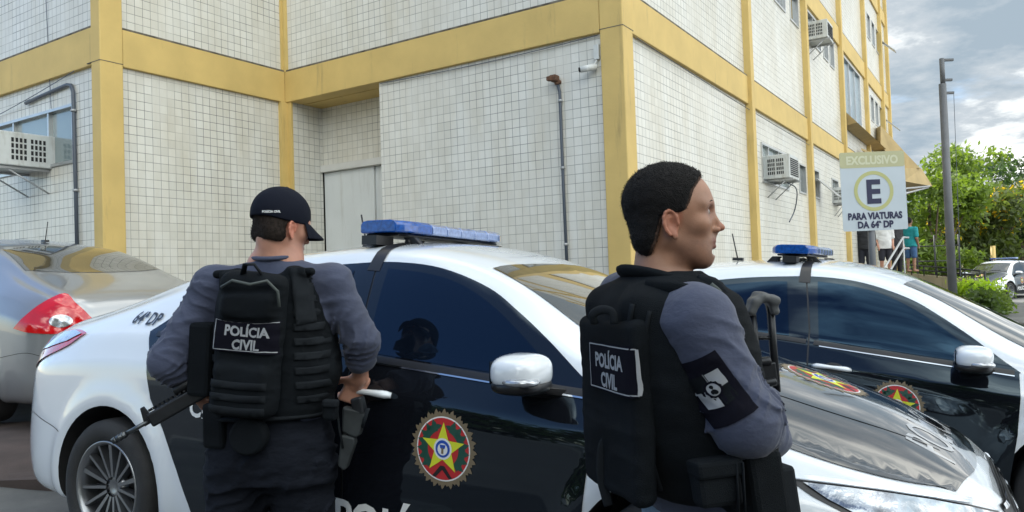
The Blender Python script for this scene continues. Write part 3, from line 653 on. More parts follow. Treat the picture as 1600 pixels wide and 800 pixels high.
def wheel(parent, x, s, cm):
    c = V((x, s*.785, .316)); ax = V((0, s, 0)); up = V((0, 0, 1))
    we = empty('wheel', c); we.parent = parent
    def B(mb, n, m, **k): return mb.build(n, m, we, keep=False, **k)
    mb = MB(); mb.lathe([(.212, -.10), (.235, -.112), (.285, -.112), (.308, -.098), (.316, -.07), (.316, .06), (.312, .085), (.300, .100), (.270, .110), (.240, .106), (.219, .096), (.214, .088), (.212, .06)], 56, (0, 0, 0), ax, up)
    B(mb, 'tyre', MT['rubber'])
    mb = MB(); mb.lathe([(.206, -.09), (.206, .085), (.216, .092), (.222, .090), (.218, .1), (.211, .099), (.200, .085), (.196, .05), (.19, -.05)], 56, (0, 0, 0), ax, up)
    a = up; b = ax.cross(up)
    for k in range(15):      # spokes in groups: a broad one between two thin ones
        t = 2*PI*k/15; d = a*math.cos(t)+b*math.sin(t); nn = ax.cross(d); wd = .015 if k % 3 == 0 else .0085
        p0 = d*.045+ax*.058; p1 = d*.204+ax*.082
        mb.prism([p0-nn*.010+ax*.01, p0-nn*.010-ax*.03, p0+nn*.010-ax*.03, p0+nn*.010+ax*.01], V((0, 0, 0)))if False else None
        vs = [mb.bm.verts.new(q) for q in (p0-nn*.011-ax*.03, p0+nn*.011-ax*.03, p0+nn*.007+ax*.006, p0-nn*.007+ax*.006, p1-nn*wd-ax*.03, p1+nn*wd-ax*.03, p1+nn*wd*.75, p1-nn*wd*.75)]
        for q in ((0, 1, 5, 4), (1, 2, 6, 5), (2, 3, 7, 6), (3, 0, 4, 7)): mb.bm.faces.new([vs[i] for i in q])
    mb.lathe([(.0, .052), (.022, .052), (.030, .056), (.050, .054), (.062, .045), (.066, .02)], 30, (0, 0, 0), ax, up)
    rm = B(mb, 'rim', MT['rim'])
    mb = MB()
    for k in range(5):
        t = 2*PI*(k+.5)/5; d = a*math.cos(t)+b*math.sin(t); mb.tube([d*.048+ax*.03, d*.048+ax*.060], .012, 10)
    mb.lathe([(0, .030), (.185, .012), (.185, -.03)], 30, (0, 0, 0), ax, up)
    B(mb, 'hub', MT['rimdark'])
def rig_light_bar(parent):
    lb = empty('light_bar', (1.235, 0, 1.497)); lb.parent = parent
    def prof(y0, y1, zb, zt, m, nm, taper=.0, seg=1):
        mb = MB(); q = []
        ys = [y0+(y1-y0)*i/6 for i in range(7)]
        for y in ys:
            k = 1-(taper*max(0, (abs(y)-.34)/.13)**2); hw = .135*k; e = min(abs(y-y0), abs(y1-y)); hz = 1.0 if e > .001 or abs(y) < .55 else .75
            zc = (zb+zt)/2; h = (zt-zb)/2*hz
            q.append([mb.bm.verts.new((x_*hw, y, zc+z_*h)) for x_, z_ in ((-1, -.75), (-.96, -1), (.96, -1), (1, -.75), (1, .35), (.86, .85), (.6, 1), (-.6, 1), (-.86, .85), (-1, .35))])
        n = 10
        for i in range(6):
            for j in range(n): mb.bm.faces.new((q[i][j], q[i][(j+1) % n], q[i+1][(j+1) % n], q[i+1][j]))
        mb.bm.faces.new(q[0][::-1]); mb.bm.faces.new(q[-1])
        return mb.build(nm, MT[m], lb, bevel=.006, keep=False)
    prof(-.47, -.242, -.005, .052, 'bluelens', 'lens', .28); prof(.262, .47, -.005, .052, 'palelens', 'lens', .28)
    ed = [-.238, -.115, .01, .135, .258]
    for i in range(4): prof(ed[i]+.003, ed[i+1]-.001, -.005, .049, 'palelens', 'lens')
    mb = MB(); mb.box((-.09, -.44, -.018), (.18, 0, 0), (0, .88, 0), (0, 0, .012)); mb.build('base', MT['trim'], lb, bevel=.006, keep=False)
    for s in (-1, 1):
        for x_ in (-.10, .10):
            mb = MB(); d = 1 if x_ > 0 else -1; y = s*.38
            poly = [(x_-.03, y, -.022), (x_+.03, y, -.022), (x_+.03+d*.075, y, -.093), (x_-.035+d*.055, y, -.086)]
            mb.prism(poly, (0, .03, 0)); mb.cbox((x_+d*.07, y+.015, -.092), .09, .06, .01); mb.tube([(x_, y-.012, -.045), (x_, y+.045, -.045)], .014, 8)
            mb.build('foot', MT['trim'], lb, bevel=.003, keep=False)
    mb = MB(); mb.tube([(.0, -.46, -.03), (.03, -.36, -.07), (.05, -.25, -.045), (.02, -.15, -.03)], .007, 6); mb.cbox((0, -.47, -.04), .08, .12, .04); mb.build('wiring', MT['trim'], lb, keep=False)
    return lb
def make_sedan(root, police=True):
    paint = MT['white'] if police else MT['silver']; dpaint = MT['black'] if police else MT['silver']
    body = link('body', cut_shell([paint, MT['dark']]), None, root, keep=False)
    for x in (0, 2.7):
        for s in (-1, 1): wheel(root, x, s, None)
    DLO_T = [(.20, 1.035), (.42, 1.18), (.68, 1.26), (.95, 1.292), (1.22, 1.302), (1.44, 1.297), (1.66, 1.262), (1.89, 1.178), (2.04, 1.088), (2.19, .982), (2.33, .872), (2.41, .812)]
    belt = lambda x: .985-.0*x+(-.055*(x-1.0) if x < 1 else -.125*(x-1.0))+.012*(x < 0)
    topz = lambda x: float(np.interp(x, [p[0] for p in spl(DLO_T)], [p[1] for p in spl(DLO_T)]))
    for s in (-1, 1):
        D = (0, -s, 0)
        # doors: front, rear
        T = spl(DLO_T, 5)
        fr = [(2.40, .812), (2.405, .70), (2.395, .52), (2.37, .32), (2.355, .10+.03), (1.420, .15), (1.412, .80), (1.405, 1.0), (1.372, 1.20), (1.352, topz(1.352))]+[p for p in T if p[0] > 1.37]
        patch('door_frame', sx_([(2.36, .13), (2.37, .5), (2.36, .80), (1.7, 1.2), (1.44, 1.27), (1.2, 1.275), (.8, 1.24), (.4, 1.1), (.3, .9), (.5, .5), (.65, .2)], s), D, MT['trim'], root, off=.0015, step=.025)
        door = patch('door', sx_(fr, s), D, dpaint, root, off=.004, step=.025)
        rr = [p for p in T if .2 <= p[0] < 1.33]+[(1.343, topz(1.343)), (1.363, 1.2), (1.396, 1.0), (1.403, .8), (1.411, .15), (.60, .19), (.56, .30), (.49, .44), (.40, .60), (.30, .74), (.265, .84), (.245, .95)]
        rdoor = patch('door', sx_(rr, s), D, dpaint, root, off=.004, step=.025)
        if not police:
            patch('frame', sx_(T+[(x, belt(x)) for x in (2.3, 1.9, 1.4, .9, .4, .2)], s), D, MT['trim'], root, off=.005)
        # glass
        gf = spl([(1.415, 1.270), (1.60, 1.243), (1.76, 1.198), (1.92, 1.118), (2.06, 1.022), (2.17, .935)], 5)+[(2.172, belt(2.17)+.015), (1.455, belt(1.455)+.015)]
        gl = patch('window', sx_(gf, s), D, MT['tint'], door, off=.0065, step=.03)
        gr = spl([(.46, 1.10), (.60, 1.185), (.78, 1.235), (1.0, 1.262), (1.15, 1.272), (1.245, 1.27)], 5)+[(1.295, belt(1.295)+.015), (.46, belt(.46)+.015)]
        patch('window', sx_(gr, s), D, MT['tint'], rdoor, off=.0065, step=.03)
        # waist moulding
        mo = MT['trim']
        patch('waist_moulding', sx_(strip2([(x, belt(x)-.002) for x in (1.43, 1.7, 1.95, 2.2, 2.38)], .022), s), D, mo, door, off=.008)
        patch('waist_moulding', sx_(strip2([(x, belt(x)-.002) for x in (.26, .6, 1.0, 1.39)], .022), s), D, mo, rdoor, off=.008)
        patch('waist_trim', sx_(strip2([(x, belt(x)-.016) for x in (1.46, 1.7, 1.95, 2.2, 2.38)], .005), s), D, MT['chrome'], door, off=.0085)
        # handles
        for hx, dr in ((1.535, door), (.60, rdoor)):
            z = belt(hx)-.10+KT*hx-.018; sl = -.045
            patch('handle_recess', [(hx+.05*math.cos(t)+.01, 0, z+.028*math.sin(t)+sl*.05*math.cos(t)) for t in [k*PI/8 for k in range(16)]], D, MT['trim'], dr, off=.0055, step=.02)
            mb = MB(); pts = []; rad = []
            for k in range(11):
                u = k/10; xx = hx-.095+.19*u; h, n = CAR.hit(V((xx, s*3, z+sl*(xx-hx))), V((0, -s, 0)))
                pts.append(h+n*(.012+.022*math.sin(PI*u)**.6)); rad.append(.0235-.006*math.sin(PI*u)**4 if 0 < k < 10 else .017)
            mb.tube(pts, rad, 12, flat=.62, side=(0, 0, 1)); mb.build('handle', paint, dr, keep=False)
        # mirror
        me_ = empty('wing_mirror', (2.20, s*.955, .895+KT*2.2-.01)); me_.parent = root
        def blob(nm, c, rx, ry, rz, m, e=2.6, zmin=-1, zmax=1, par=me_, tap=0):
            mb = MB(); n1_, n2_ = 28, 20; q = []
            sg = lambda v_, p_: math.copysign(abs(v_)**p_, v_)
            for i in range(n2_+1):
                ph = -PI/2+PI*i/n2_; q.append([])
                for j in range(n1_):
                    th = 2*PI*j/n1_; X_ = sg(math.cos(ph), 2/e)*sg(math.cos(th), 2/e); Y_ = sg(math.cos(ph), 2/e)*sg(math.sin(th), 2/e); Z_ = sg(math.sin(ph), 2/e)
                    Z_ = min(max(Z_, zmin), zmax); k = 1-tap*(Y_*s+1)/2
                    q[-1].append(mb.bm.verts.new((c[0]+rx*X_*k, c[1]+ry*Y_, c[2]+rz*Z_*k)))
            for i in range(n2_):
                for j in range(n1_):
                    f = mb.bm.faces.new((q[i][j], q[i][(j+1) % n1_], q[i+1][(j+1) % n1_], q[i+1][j])); f.smooth = True
            bmesh.ops.remove_doubles(mb.bm, verts=mb.bm.verts, dist=1e-5)
            return mb.build(nm, m, par, keep=False)
        blob('housing', (0, 0, .012), .092, .108, .062, paint, 2.9, tap=.12)
        blob('lower_housing', (-.002, -s*.005, -.030), .092, .108, .034, MT['trim'], 2.6, tap=.12)
        blob('turn_signal', (-.045+.075, s*.06, -.012), .062, .056, .018, MT['clearlens'], 2.2)
        mb = MB(); mb.prism([(.03, -s*.06, -.035), (.10, -s*.14, -.05), (.12, -s*.17, -.075), (-.08, -s*.17, -.07), (-.05, -s*.06, -.05)], (0, 0, -.022)); mb.build('arm', MT['trim'], me_, bevel=.006, keep=False)
        mb = MB(); mb.cbox((-.078, 0, .012), .004, .13, .07); mb.build('mirror_glass', MT['tint'], me_, keep=False)
        # lamps
        Dl = (-.72, -s*.69, 0)
        hp = [(2.98, .595), (3.12, .578), (3.25, .560), (3.36, .540), (3.45, .512), (3.52, .475), (3.555, .40), (3.50, .395), (3.40, .40), (3.28, .430), (3.15, .50), (3.05, .55)]
        hy = [.815, .775, .735, .69, .61, .50, .44, .55, .68, .76, .81, .82]
        P3 = [(a_, s*y_, b_+KT*a_) for (a_, b_), y_ in zip(hp, hy)]
        hl = patch('headlight', P3, Dl, MT['trim'], root, off=.002, step=.025)
        c = V((sum(p[0] for p in P3)/12, sum(p[1] for p in P3)/12, sum(p[2] for p in P3)/12))
        P4 = [tuple(V(p)*.88+c*.12) for p in P3]
        patch('lens', P4, Dl, MT['headglass'], hl, off=.007, step=.025)
        for (qx, qy, qz, rr_) in ((3.37, .70, .47, .040), (3.47, .57, .445, .034)):
            patch('reflector', [(qx-.3*rr_*0, s*(qy+rr_*math.cos(t)*.9), qz+KT*qx+rr_*math.sin(t)) if 0 else (qx+rr_*math.cos(t)*.72, s*(qy-rr_*math.cos(t)*.69), qz+KT*qx+rr_*math.sin(t)) for t in [k*PI/8 for k in range(16)]], Dl, MT['chrome'], hl, off=.010, step=.015)
        patch('brow_strip', [(a_, s*y_, b_+KT*a_) for (a_, b_), y_ in zip([(2.97, .605), (3.12, .588), (3.25, .570), (3.36, .550), (3.46, .520), (3.46, .510), (3.36, .538), (3.25, .558), (3.12, .576), (2.98, .594)], [.815, .775, .735, .69, .60, .60, .69, .735, .775, .815])], Dl, MT['chrome'], hl, off=.012, step=.03)
        Dr = (.75, -s*.66, 0)
        if police:
            tp = [(-.30, .81, 1.03), (-.44, .79, 1.045), (-.62, .755, 1.035), (-.80, .71, .99), (-.88, .63, .94), (-.91, .50, .90), (-.93, .42, .84), (-.94, .50, .79), (-.91, .62, .81), (-.80, .73, .85), (-.64, .80, .90), (-.42, .825, .965)]
        else:
            tp = [(-.55, .845, .805), (-.64, .81, .90), (-.74, .75, 1.0), (-.84, .665, 1.07), (-.90, .58, 1.0), (-.93, .50, .92), (-.95, .42, .80), (-.88, .66, .785), (-.70, .81, .785)]
        P3 = [(p[0], s*p[1], p[2]+KT*p[0]) for p in tp]
        P3 = [tuple(q) for q in spl(P3+[P3[0]], 4)[:-1]]
        tl = patch('taillight', P3, Dr, MT['redlens'], root, off=.008, step=.025)
        if police: patch('lens', [(p[0], s*p[1], p[2]+KT*p[0]) for p in [(-.34, .81, 1.025), (-.46, .79, 1.04), (-.62, .755, 1.03), (-.78, .715, .985), (-.86, .65, .935), (-.78, .74, .935), (-.62, .79, .955), (-.44, .815, .99)]], Dr, MT['clearlens'], tl, off=.012, step=.02)
        else: patch('lens', [(-.86+.075*math.cos(t)*.66, s*(.66+.075*math.cos(t)*.75), .875+KT*-.86+.045*math.sin(t)) for t in [k*PI/10 for k in range(20)]], Dr, MT['clearlens'], tl, off=.014, step=.015)
        # fuel flap line, bumper gaps, roof ditch
        for pl in ([(-.86, .60), (-.70, .635), (-.52, .60), (-.36, .56)], [(2.96, .52), (3.02, .45), (3.03, .40), (3.02, .36)]):
            patch('panel_gap', sx_(strip2(spl(pl, 4), .004), s), D, MT['trim'], body, off=.0012, step=.03)
        patch('sill', sx_([(.60, .165), (2.36, .09), (2.36, .06), (.60, .12)], s), D, MT['trim'] if police else paint, body, off=.003)
    # windscreens
    patch('windshield', tx_(spl([(1.86, -.545), (1.905, -.3), (1.92, 0), (1.905, .3), (1.86, .545)], 5)+spl([(2.43, .655), (2.56, .42), (2.61, 0), (2.56, -.42), (2.43, -.655)], 5)), (0, 0, -1), MT['screen'], root, off=.003)
    patch('rear_window', tx_(spl([(.46, .50), (.50, .25), (.51, 0), (.50, -.25), (.46, -.50)], 5)+spl([(-.11, -.575), (-.17, -.3), (-.19, 0), (-.17, .3), (-.11, .575)], 5)), (0, 0, -1), MT['screen'], root, off=.003)
    patch('cowl', tx_(spl([(2.43, .66), (2.56, .44), (2.615, 0), (2.56, -.44), (2.43, -.66)], 5)+spl([(2.50, -.70), (2.63, -.44), (2.68, 0), (2.63, .44), (2.50, .70)], 5)), (0, 0, -1), MT['trim'], root, off=.004)
    for s in (-1, 1):      # wipers lie on the glass
        mb = MB(); mb.tube([CAR.hit(V((2.56-.10*q, s*(.05+.5*q)-.1, 3)), V((0, 0, -1)))[0]+V((0, 0, .02)) for q in (0, .5, 1)], .008, 6); mb.build('wiper', MT['trim'], root, keep=False)
    hd = patch('hood', tx_(spl([(2.52, .735), (2.645, .44), (2.69, 0), (2.645, -.44), (2.52, -.735)], 5)+spl([(2.75, -.775), (2.95, -.755), (3.15, -.72), (3.32, -.655), (3.42, -.53), (3.475, -.3), (3.49, 0), (3.475, .3), (3.42, .53), (3.32, .655), (3.15, .72), (2.95, .755), (2.75, .775)], 5)), (0, 0, -1), MT['hoodblack'] if police else paint, root, off=.004, step=.03)
    for s in (-1, 1):      # raised creases of the hood
        patch('crease', tx_(strip2(spl([(2.68, s*.50), (2.9, s*.47), (3.15, s*.41), (3.38, s*.32)], 5), .012)), (0, 0, -1), MT['hoodblack'] if police else paint, hd, off=.006)
    F = (-1, 0, 0)
    patch('grille', [(4, -.42, .475+KT*3.5), (4, 0, .49+KT*3.5), (4, .42, .475+KT*3.5), (4, .40, .40+KT*3.5), (4, 0, .385+KT*3.5), (4, -.40, .40+KT*3.5)], F, MT['trim'], root, off=.004, step=.03)
    for z in (.475, .43, .395): patch('grille_bar', [(4, -.40, z+.10+KT), (4, 0, z+.115+KT), (4, .40, z+.10+KT), (4, .40, z+.118+KT), (4, 0, z+.133+KT), (4, -.40, z+.118+KT)] if 0 else [(4, -.41, z+KT*3.5-.016), (4, 0, z+KT*3.5-.008), (4, .41, z+KT*3.5-.016), (4, .41, z+KT*3.5-.002), (4, 0, z+KT*3.5+.006), (4, -.41, z+KT*3.5-.002)], F, MT['chrome'], root, off=.010, step=.03)
    patch('air_intake', [(4, -.5, .30), (4, .5, .30), (4, .42, .22), (4, -.42, .22)], F, MT['dark'], root, off=.004, step=.04)
    patch('plate', [(-4, -.2, .86), (-4, .2, .86), (-4, .2, .73), (-4, -.2, .73)], (1, 0, 0), MT['paper'] if police else MT['galv'], root, off=.006, step=.05)
    # trunk lid line
    for s in ((-1, 1) if police else ()): patch('panel_gap', tx_(strip2([(-.20, s*.60), (-.45, s*.62), (-.80, s*.58), (-.93, s*.50)], .005)), (0, 0, -1), MT['trim'], body, off=.0012)
    mb = MB(); mb.tube([(.80, 0, 1.44), (.755, 0, 1.63)], .0045, 6); mb.cbox((.80, 0, 1.452), .07, .04, .02); mb.build('antenna', MT['trim'], root, keep=False)
    if police:
        rig_light_bar(root)
        for s in (-1, 1):
            patch('cable_cover', [(1.31, s*.66, 1.305+KT*1.4), (1.375, s*.66, 1.30+KT*1.4), (1.36, s*.42, 1.42+KT*1.4), (1.31, s*.42, 1.43+KT*1.4)], (0, -s*.6, -.8), MT['trim'], root, off=.006, step=.03)
        for s in (-1, 1):
            D = (0, -s, 0); X3 = V((-s, 0, 0)); tilt = -.035
            if s < 0: X3 = V((1, 0, tilt)); X3.normalize()
            else: X3 = V((-1, 0, -tilt)); X3.normalize()
            Y3 = V((0, 0, 1))
            emblem(root, (1.86, 0, .618+KT*1.86), X3, Y3, D)
            x0 = 1.375 if s < 0 else 2.22
            decal_text('lettering', 'POLÍCIA', .175, MT['decalwhite'], root, (x0, 0, .285+KT*1.34), X3, Y3, D, bold=.03, sx=.95)
            decal_text('lettering', 'CIVIL', .11, MT['decalwhite'], root, (.56 if s < 0 else .95, 0, .70), X3, Y3, D, bold=.03, sx=.95)
            decal_text('lettering', '64ª DP', .078, MT['decalblack'], root, (.015 if s < 0 else .34, 0, 1.075), X3, Y3, D, bold=.02, sx=.92, shear=.15)
            for q_ in (1,):
                patch('handle_reflection', [(1.2, 0, .5), (1.21, 0, .5), (1.21, 0, .51)], D, MT['trim'], root) if 0 else None
        # hood: crest and word facing forward
        emblem(hd, (3.0, .0, 0), (0, 1, 0), (-1, 0, 0), (0, 0, -1), r=.16, off=.0052)
        decal_text('lettering', 'POLÍCIA', .20, MT['badgegrey'], hd, (3.42, -.40, 0), (0, 1, 0), (-1, 0, 0), (0, 0, -1), bold=.0, off=.0055, sx=.92)
def car_root(az, x, y, z, pitch, roll=0, **k):
    az = R(az); p = R(pitch); F = V((math.sin(az)*math.cos(p), math.cos(az)*math.cos(p), math.sin(p))); Lf = V((-math.cos(az), math.sin(az), 0)); Up = F.cross(Lf)
    Lf = Lf*math.cos(R(roll))+Up*math.sin(R(roll)); Up = F.cross(Lf)
    M_ = Matrix(((F.x, Lf.x, Up.x, x), (F.y, Lf.y, Up.y, y), (F.z, Lf.z, Up.z, z), (0, 0, 0, 1)))
    return empty('police_car' if k.get('cat') == 'police car' else 'parked_car', mat_=M_, **k)
def copy_tree(o, parent=None):
    c = o.copy(); COL.objects.link(c); c.parent = parent
    for ch in list(o.children): copy_tree(ch, c)
    return c
PC = 'police cars with black doors and light bars'
c1 = car_root(118.22, -1.508, 4.340, -.002, -1.607, -1.6, label='nearest white and black patrol car, whose door handle the officer in the cap holds', cat='police car', group=PC)
make_sedan(c1)
bpy.context.view_layer.update()
def car_copy(az, x, y, z, pitch, label, s=1, roll=0):
    c = copy_tree(c1); c['label'] = label; r = car_root(az, x, y, z, pitch, roll); c.matrix_world = r.matrix_world.copy() @ Matrix.Scale(s, 4); bpy.data.objects.remove(r); return c
car_copy(120, .80, 5.784, -.07, -3.7, 'second white and black patrol car, parked just behind the nearest one', roll=-.3)
car_copy(-122, 19.8, 29.9, -.15, 0, 'small distant patrol car facing this way past the yellow green bush')
car_copy(-122, 26.6, 40.5, -.15, 0, 'farthest patrol car, partly cut by the right edge of the photo')
c2 = car_root(-56.6, -3.74, 6.73, .245, 3.0, label='silver sedan parked nose to the wall with a large red tail lamp', cat='car')
make_sedan(c2, False)
# ------------------------------------------------------------------ street, trees, sign, pole, ramp
mb = MB(); ys = [-9, -6, -3, -1, .2, .9, 1.6, 2.2]
xs = [-200, -30, -8, -4, -2, -1, 0, .5, 1, 1.5, 2, 2.5, 3, 3.5, 4, 5, 8, 30, 200]
for i in range(len(xs)-1):
    for j in range(len(ys)-1):
        mb.face([(x_, y_, gz(x_, y_)+.006) for x_, y_ in ((xs[i], ys[j]), (xs[i+1], ys[j]), (xs[i+1], ys[j+1]), (xs[i], ys[j+1]))], smooth=True)
bmesh.ops.remove_doubles(mb.bm, verts=mb.bm.verts, dist=1e-4)
tag(mb.build('road', MT['asphalt'], None), kind='structure')  # dark asphalt spread out of view, added to darken the door reflections
def leafmat(name, c, v=.35):
    m = mat(name, c, .5, var=v, vscale=1.3, detail=3); b = m.node_tree.nodes['Principled BSDF']; t = m.node_tree
    tr = t.nodes.new('ShaderNodeBsdfTranslucent'); tr.inputs[0].default_value = (c[0]*1.9, c[1]*1.9, c[2]*.9, 1); ms = t.nodes.new('ShaderNodeMixShader'); ms.inputs[0].default_value = .45
    o = t.nodes['Material Output']; t.links.new(b.outputs[0], ms.inputs[1]); t.links.new(tr.outputs[0], ms.inputs[2]); t.links.new(ms.outputs[0], o.inputs[0]); return m
LM = dict(bright=leafmat('bright_leaves', (.12, .18, .03)), mid=leafmat('mid_green_leaves', (.06, .10, .025)), dark=leafmat('dark_leaves', (.035, .07, .02)), olive=leafmat('olive_leaves', (.08, .11, .03)), flower=leafmat('yellow_blossom', (.62, .42, .02)), lime=leafmat('lime_leaves', (.30, .42, .03)))
bark = mat('bark', (.10, .075, .05), .9, var=.3, vscale=6, bump=.5, bscale=20)
def leaves(blobs, n, size, seed, hollow=.55, droop=0):
    g = np.random.default_rng(seed); cl = []
    w_ = np.array([b[3]*b[4]*b[5] for b in blobs])**.66; w_ /= w_.sum()
    ncl = max(30, n//16)
    for k in g.choice(len(blobs), ncl, p=w_):
        b = blobs[k]; d = g.normal(size=3); d /= np.linalg.norm(d); r = (hollow+(1.08-hollow)*g.random()**.7)
        cl.append(np.array(b[:3])+d*r*np.array(b[3:6]))
    c = np.repeat(np.array(cl), n//ncl, 0); m_ = len(c)
    c = c+g.normal(size=(m_, 3))*size*1.5
    a = g.normal(size=(m_, 3)); a /= np.linalg.norm(a, axis=1)[:, None]; a[:, 2] -= droop
    b = np.cross(a, g.normal(size=(m_, 3))); b /= np.linalg.norm(b, axis=1)[:, None]
    s = size*(.5+g.random((m_, 1))*.9)
    v = np.stack([c-a*s, c+b*s*.42, c+a*s, c-b*s*.42], 1).reshape(-1, 3)
    me = bpy.data.meshes.new('crown'); me.vertices.add(len(v)); me.vertices.foreach_set('co', v.ravel()); me.loops.add(len(v)); me.loops.foreach_set('vertex_index', np.arange(len(v)))
    me.polygons.add(m_); me.polygons.foreach_set('loop_start', np.arange(m_)*4); me.polygons.foreach_set('loop_total', np.full(m_, 4)); me.update(); return me
def tree(x, y, h, rad, lm, seed, label, n=6000, size=.16, extra=None, base=.3, nb=9, group='trees beyond the car park'):
    g = random.Random(seed); z0 = gz(x, y)-.05
    T = empty('tree', (x, y, z0), label=label, cat='tree', group=group)
    blobs = []
    for k in range(nb):
        a = g.uniform(0, 2*PI); r = rad*g.uniform(.15, .72); zc = z0+h*(base+(.9-base)*g.random()**.8); s = rad*g.uniform(.28, .5)*(1.15-.5*(zc-z0)/h)
        blobs.append((x+r*math.cos(a), y+r*math.sin(a), zc, s, s, s*.72))
    me = leaves(blobs, n, size, seed); link('crown', me, LM[lm], T)
    if extra:
        bb = [(b[0], b[1], b[2]+b[5]*.3, b[3]*.9, b[4]*.9, b[5]*.8) for b in blobs if b[2]-z0 > h*extra[2]]
        link('blossom', leaves(bb, extra[1], size*.8, seed+1, .9), LM[extra[0]], T)
    mb = MB(); tr = .045*h/2+.05
    mb.tube([(x, y, z0), (x+.1, y, z0+h*base*.8), (x+.15, y+.1, z0+h*.75)], [tr, tr*.7, tr*.25], 8)
    for b in blobs: mb.tube([(x+.1, y, z0+h*base*g.uniform(.6, 1.0)), V(b[:3])+V((0, 0, -b[5]*.3))], [tr*.45, tr*.1], 6)
    mb.build('trunk', bark, T)
def tp(px, Y): return at(px, 400, Y).x
tree(tp(1452, 33), 33, 5.6, 2.3, 'bright', 11, 'bright green tree just left of the tall grey pole', 9000, .15, base=.22, nb=13)
tree(tp(1540, 36), 36, 5.4, 2.7, 'olive', 23, 'tree with yellow blossom right of the tall grey pole', 9000, .16, ('flower', 1500, .5), base=.25, nb=12)
tree(tp(1505, 46), 46, 8.6, 3.6, 'bright', 5, 'tallest pale green tree behind the yellow blossomed one', 10000, .19, base=.3, nb=14)
tree(tp(1598, 40), 40, 7.0, 2.8, 'dark', 8, 'dark green tree at the right edge of the photo', 9000, .17, base=.2, nb=12)
tree(tp(1425, 42), 42, 4.6, 2.6, 'mid', 31, 'low dark tree behind the entrance canopy', 6000, .17, base=.1)
tree(tp(1480, 52), 52, 5.6, 4.2, 'dark', 41, 'wide dark tree filling the gap behind the bright green one', 7000, .24, base=.05, nb=12)
tree(tp(1570, 56), 56, 6.4, 4.6, 'mid', 42, 'mid green tree far behind the distant patrol cars', 7000, .25, base=.05, nb=12)
tree(tp(1640, 50), 50, 7.0, 4.2, 'dark', 43, 'dark tree beyond the right edge of the car park', 6000, .24, base=.05, nb=12)
# unseen trees added behind the camera to darken the low car reflections
for k, x_ in enumerate((-24, -15, -7, 2, 9, 17, 26)):
    tree(x_, -13-2*(k % 2), 6.6+(k % 3)*.8, 4.6, 'dark', 60+k, 'added unseen dark tree across the road, %s' % ('opposite the left wall', 'opposite the silver sedan', 'opposite the nearest patrol car', 'opposite the corner column', 'opposite the sign', 'opposite the pole', 'farthest along the road')[k], 2200, .5, base=.08, nb=12, group='added unseen trees across the road')
# parking sign
SY = 7.2
c_ = [at(1312, 239, SY), at(1413, 235, SY+.02), at(1419, 358, SY+.02), at(1318, 362, SY)]
sg = empty('parking_sign', c_[3], label='white and cream parking sign with a ringed letter E on a post', cat='sign')
X_ = (c_[1]-c_[0]); wS = X_.length; X_.normalize(); Y_ = (c_[0]-c_[3]); hS = Y_.length; Y_ = (Y_-X_*Y_.dot(X_)).normalized(); N_ = X_.cross(Y_)
if N_.y > 0: N_ = -N_
o_ = c_[3]
def rrect(o, X, Y, a, b, c, d, r, n=5):
    P = []
    for (cx, cy, t0) in ((b-r, c+r, -90), (b-r, d-r, 0), (a+r, d-r, 90), (a+r, c+r, 180)):
        for k in range(n+1): t = R(t0+90*k/n); P.append(o+X*(cx+r*math.cos(t))+Y*(cy+r*math.sin(t)))
    return P
mb = MB(); mb.prism(rrect(o_, X_, Y_, 0, wS, 0, hS, .02), -N_*.004); bd = mb.build('board', mat('sign_white', (.50, .56, .61), .45, var=.04, vscale=4), sg)
mb = MB(); P = rrect(o_, X_, Y_, 0, wS, hS*.80, hS, .02); P = [p if (p-o_).dot(Y_) > hS*.9 else (p+Y_*0) for p in P]; mb.prism(P, N_*.0015); mb.build('header', mat('sign_cream', (.46, .45, .27), .5), bd)
mb = MB(); flat_text(mb, 'EXCLUSIVO', .108, o_+X_*wS*.5+Y_*hS*.845, X_, Y_, -.003 if X_.cross(Y_).dot(N_) < 0 else .003, align='CENTER', bold=.04, sx=.88); mb.build('lettering', mat('faded_letter', (.60, .60, .43), .5), bd)
cc = o_+X_*wS*.50+Y_*hS*.50; k_ = 48
mb = MB(); r0, r1 = wS*.25, wS*.305
for i in range(k_):
    a0, a1 = 2*PI*i/k_, 2*PI*(i+1)/k_; q = lambda r, a: cc+X_*r*math.cos(a)+Y_*r*math.sin(a)+N_*.002
    mb.face([q(r0, a0), q(r1, a0), q(r1, a1), q(r0, a1)])
mb.build('ring', mat('sign_ring', (.46, .46, .20), .5), bd, recalc=False)
navy = mat('sign_navy', (.022, .025, .07), .5); so_ = -.003 if X_.cross(Y_).dot(N_) < 0 else .003
mb = MB(); flat_text(mb, 'E', .305, cc-Y_*.11, X_, Y_, so_, align='CENTER', bold=.035, sx=.95); mb.build('letter', navy, bd, recalc=False)
mb = MB(); flat_text(mb, 'PARA VIATURAS', .086, o_+X_*wS*.5+Y_*hS*.145, X_, Y_, so_, align='CENTER', bold=.05, sx=.83); mb.build('lettering', navy, bd, recalc=False)
mb = MB(); flat_text(mb, 'DA 64ª DP', .086, o_+X_*wS*.5+Y_*hS*.035, X_, Y_, so_, align='CENTER', bold=.05, sx=.88); mb.build('lettering', navy, bd, recalc=False)
bx_ = at(1362, 300, SY); mb = MB(); mb.tube([V((bx_.x, SY+.045, gz(3.4, 7.2)-.05)), V((bx_.x, SY+.045, 2.25))], .032, 16); mb.build('post', MT['polemat'], sg)
for q_ in (.2, .8): mb = MB(); mb.cbox(cc+Y_*hS*(q_-.5)-N_*.02, wS*.8, .03, .03, X_, N_, Y_); mb.build('bracket', MT['galv'], sg)
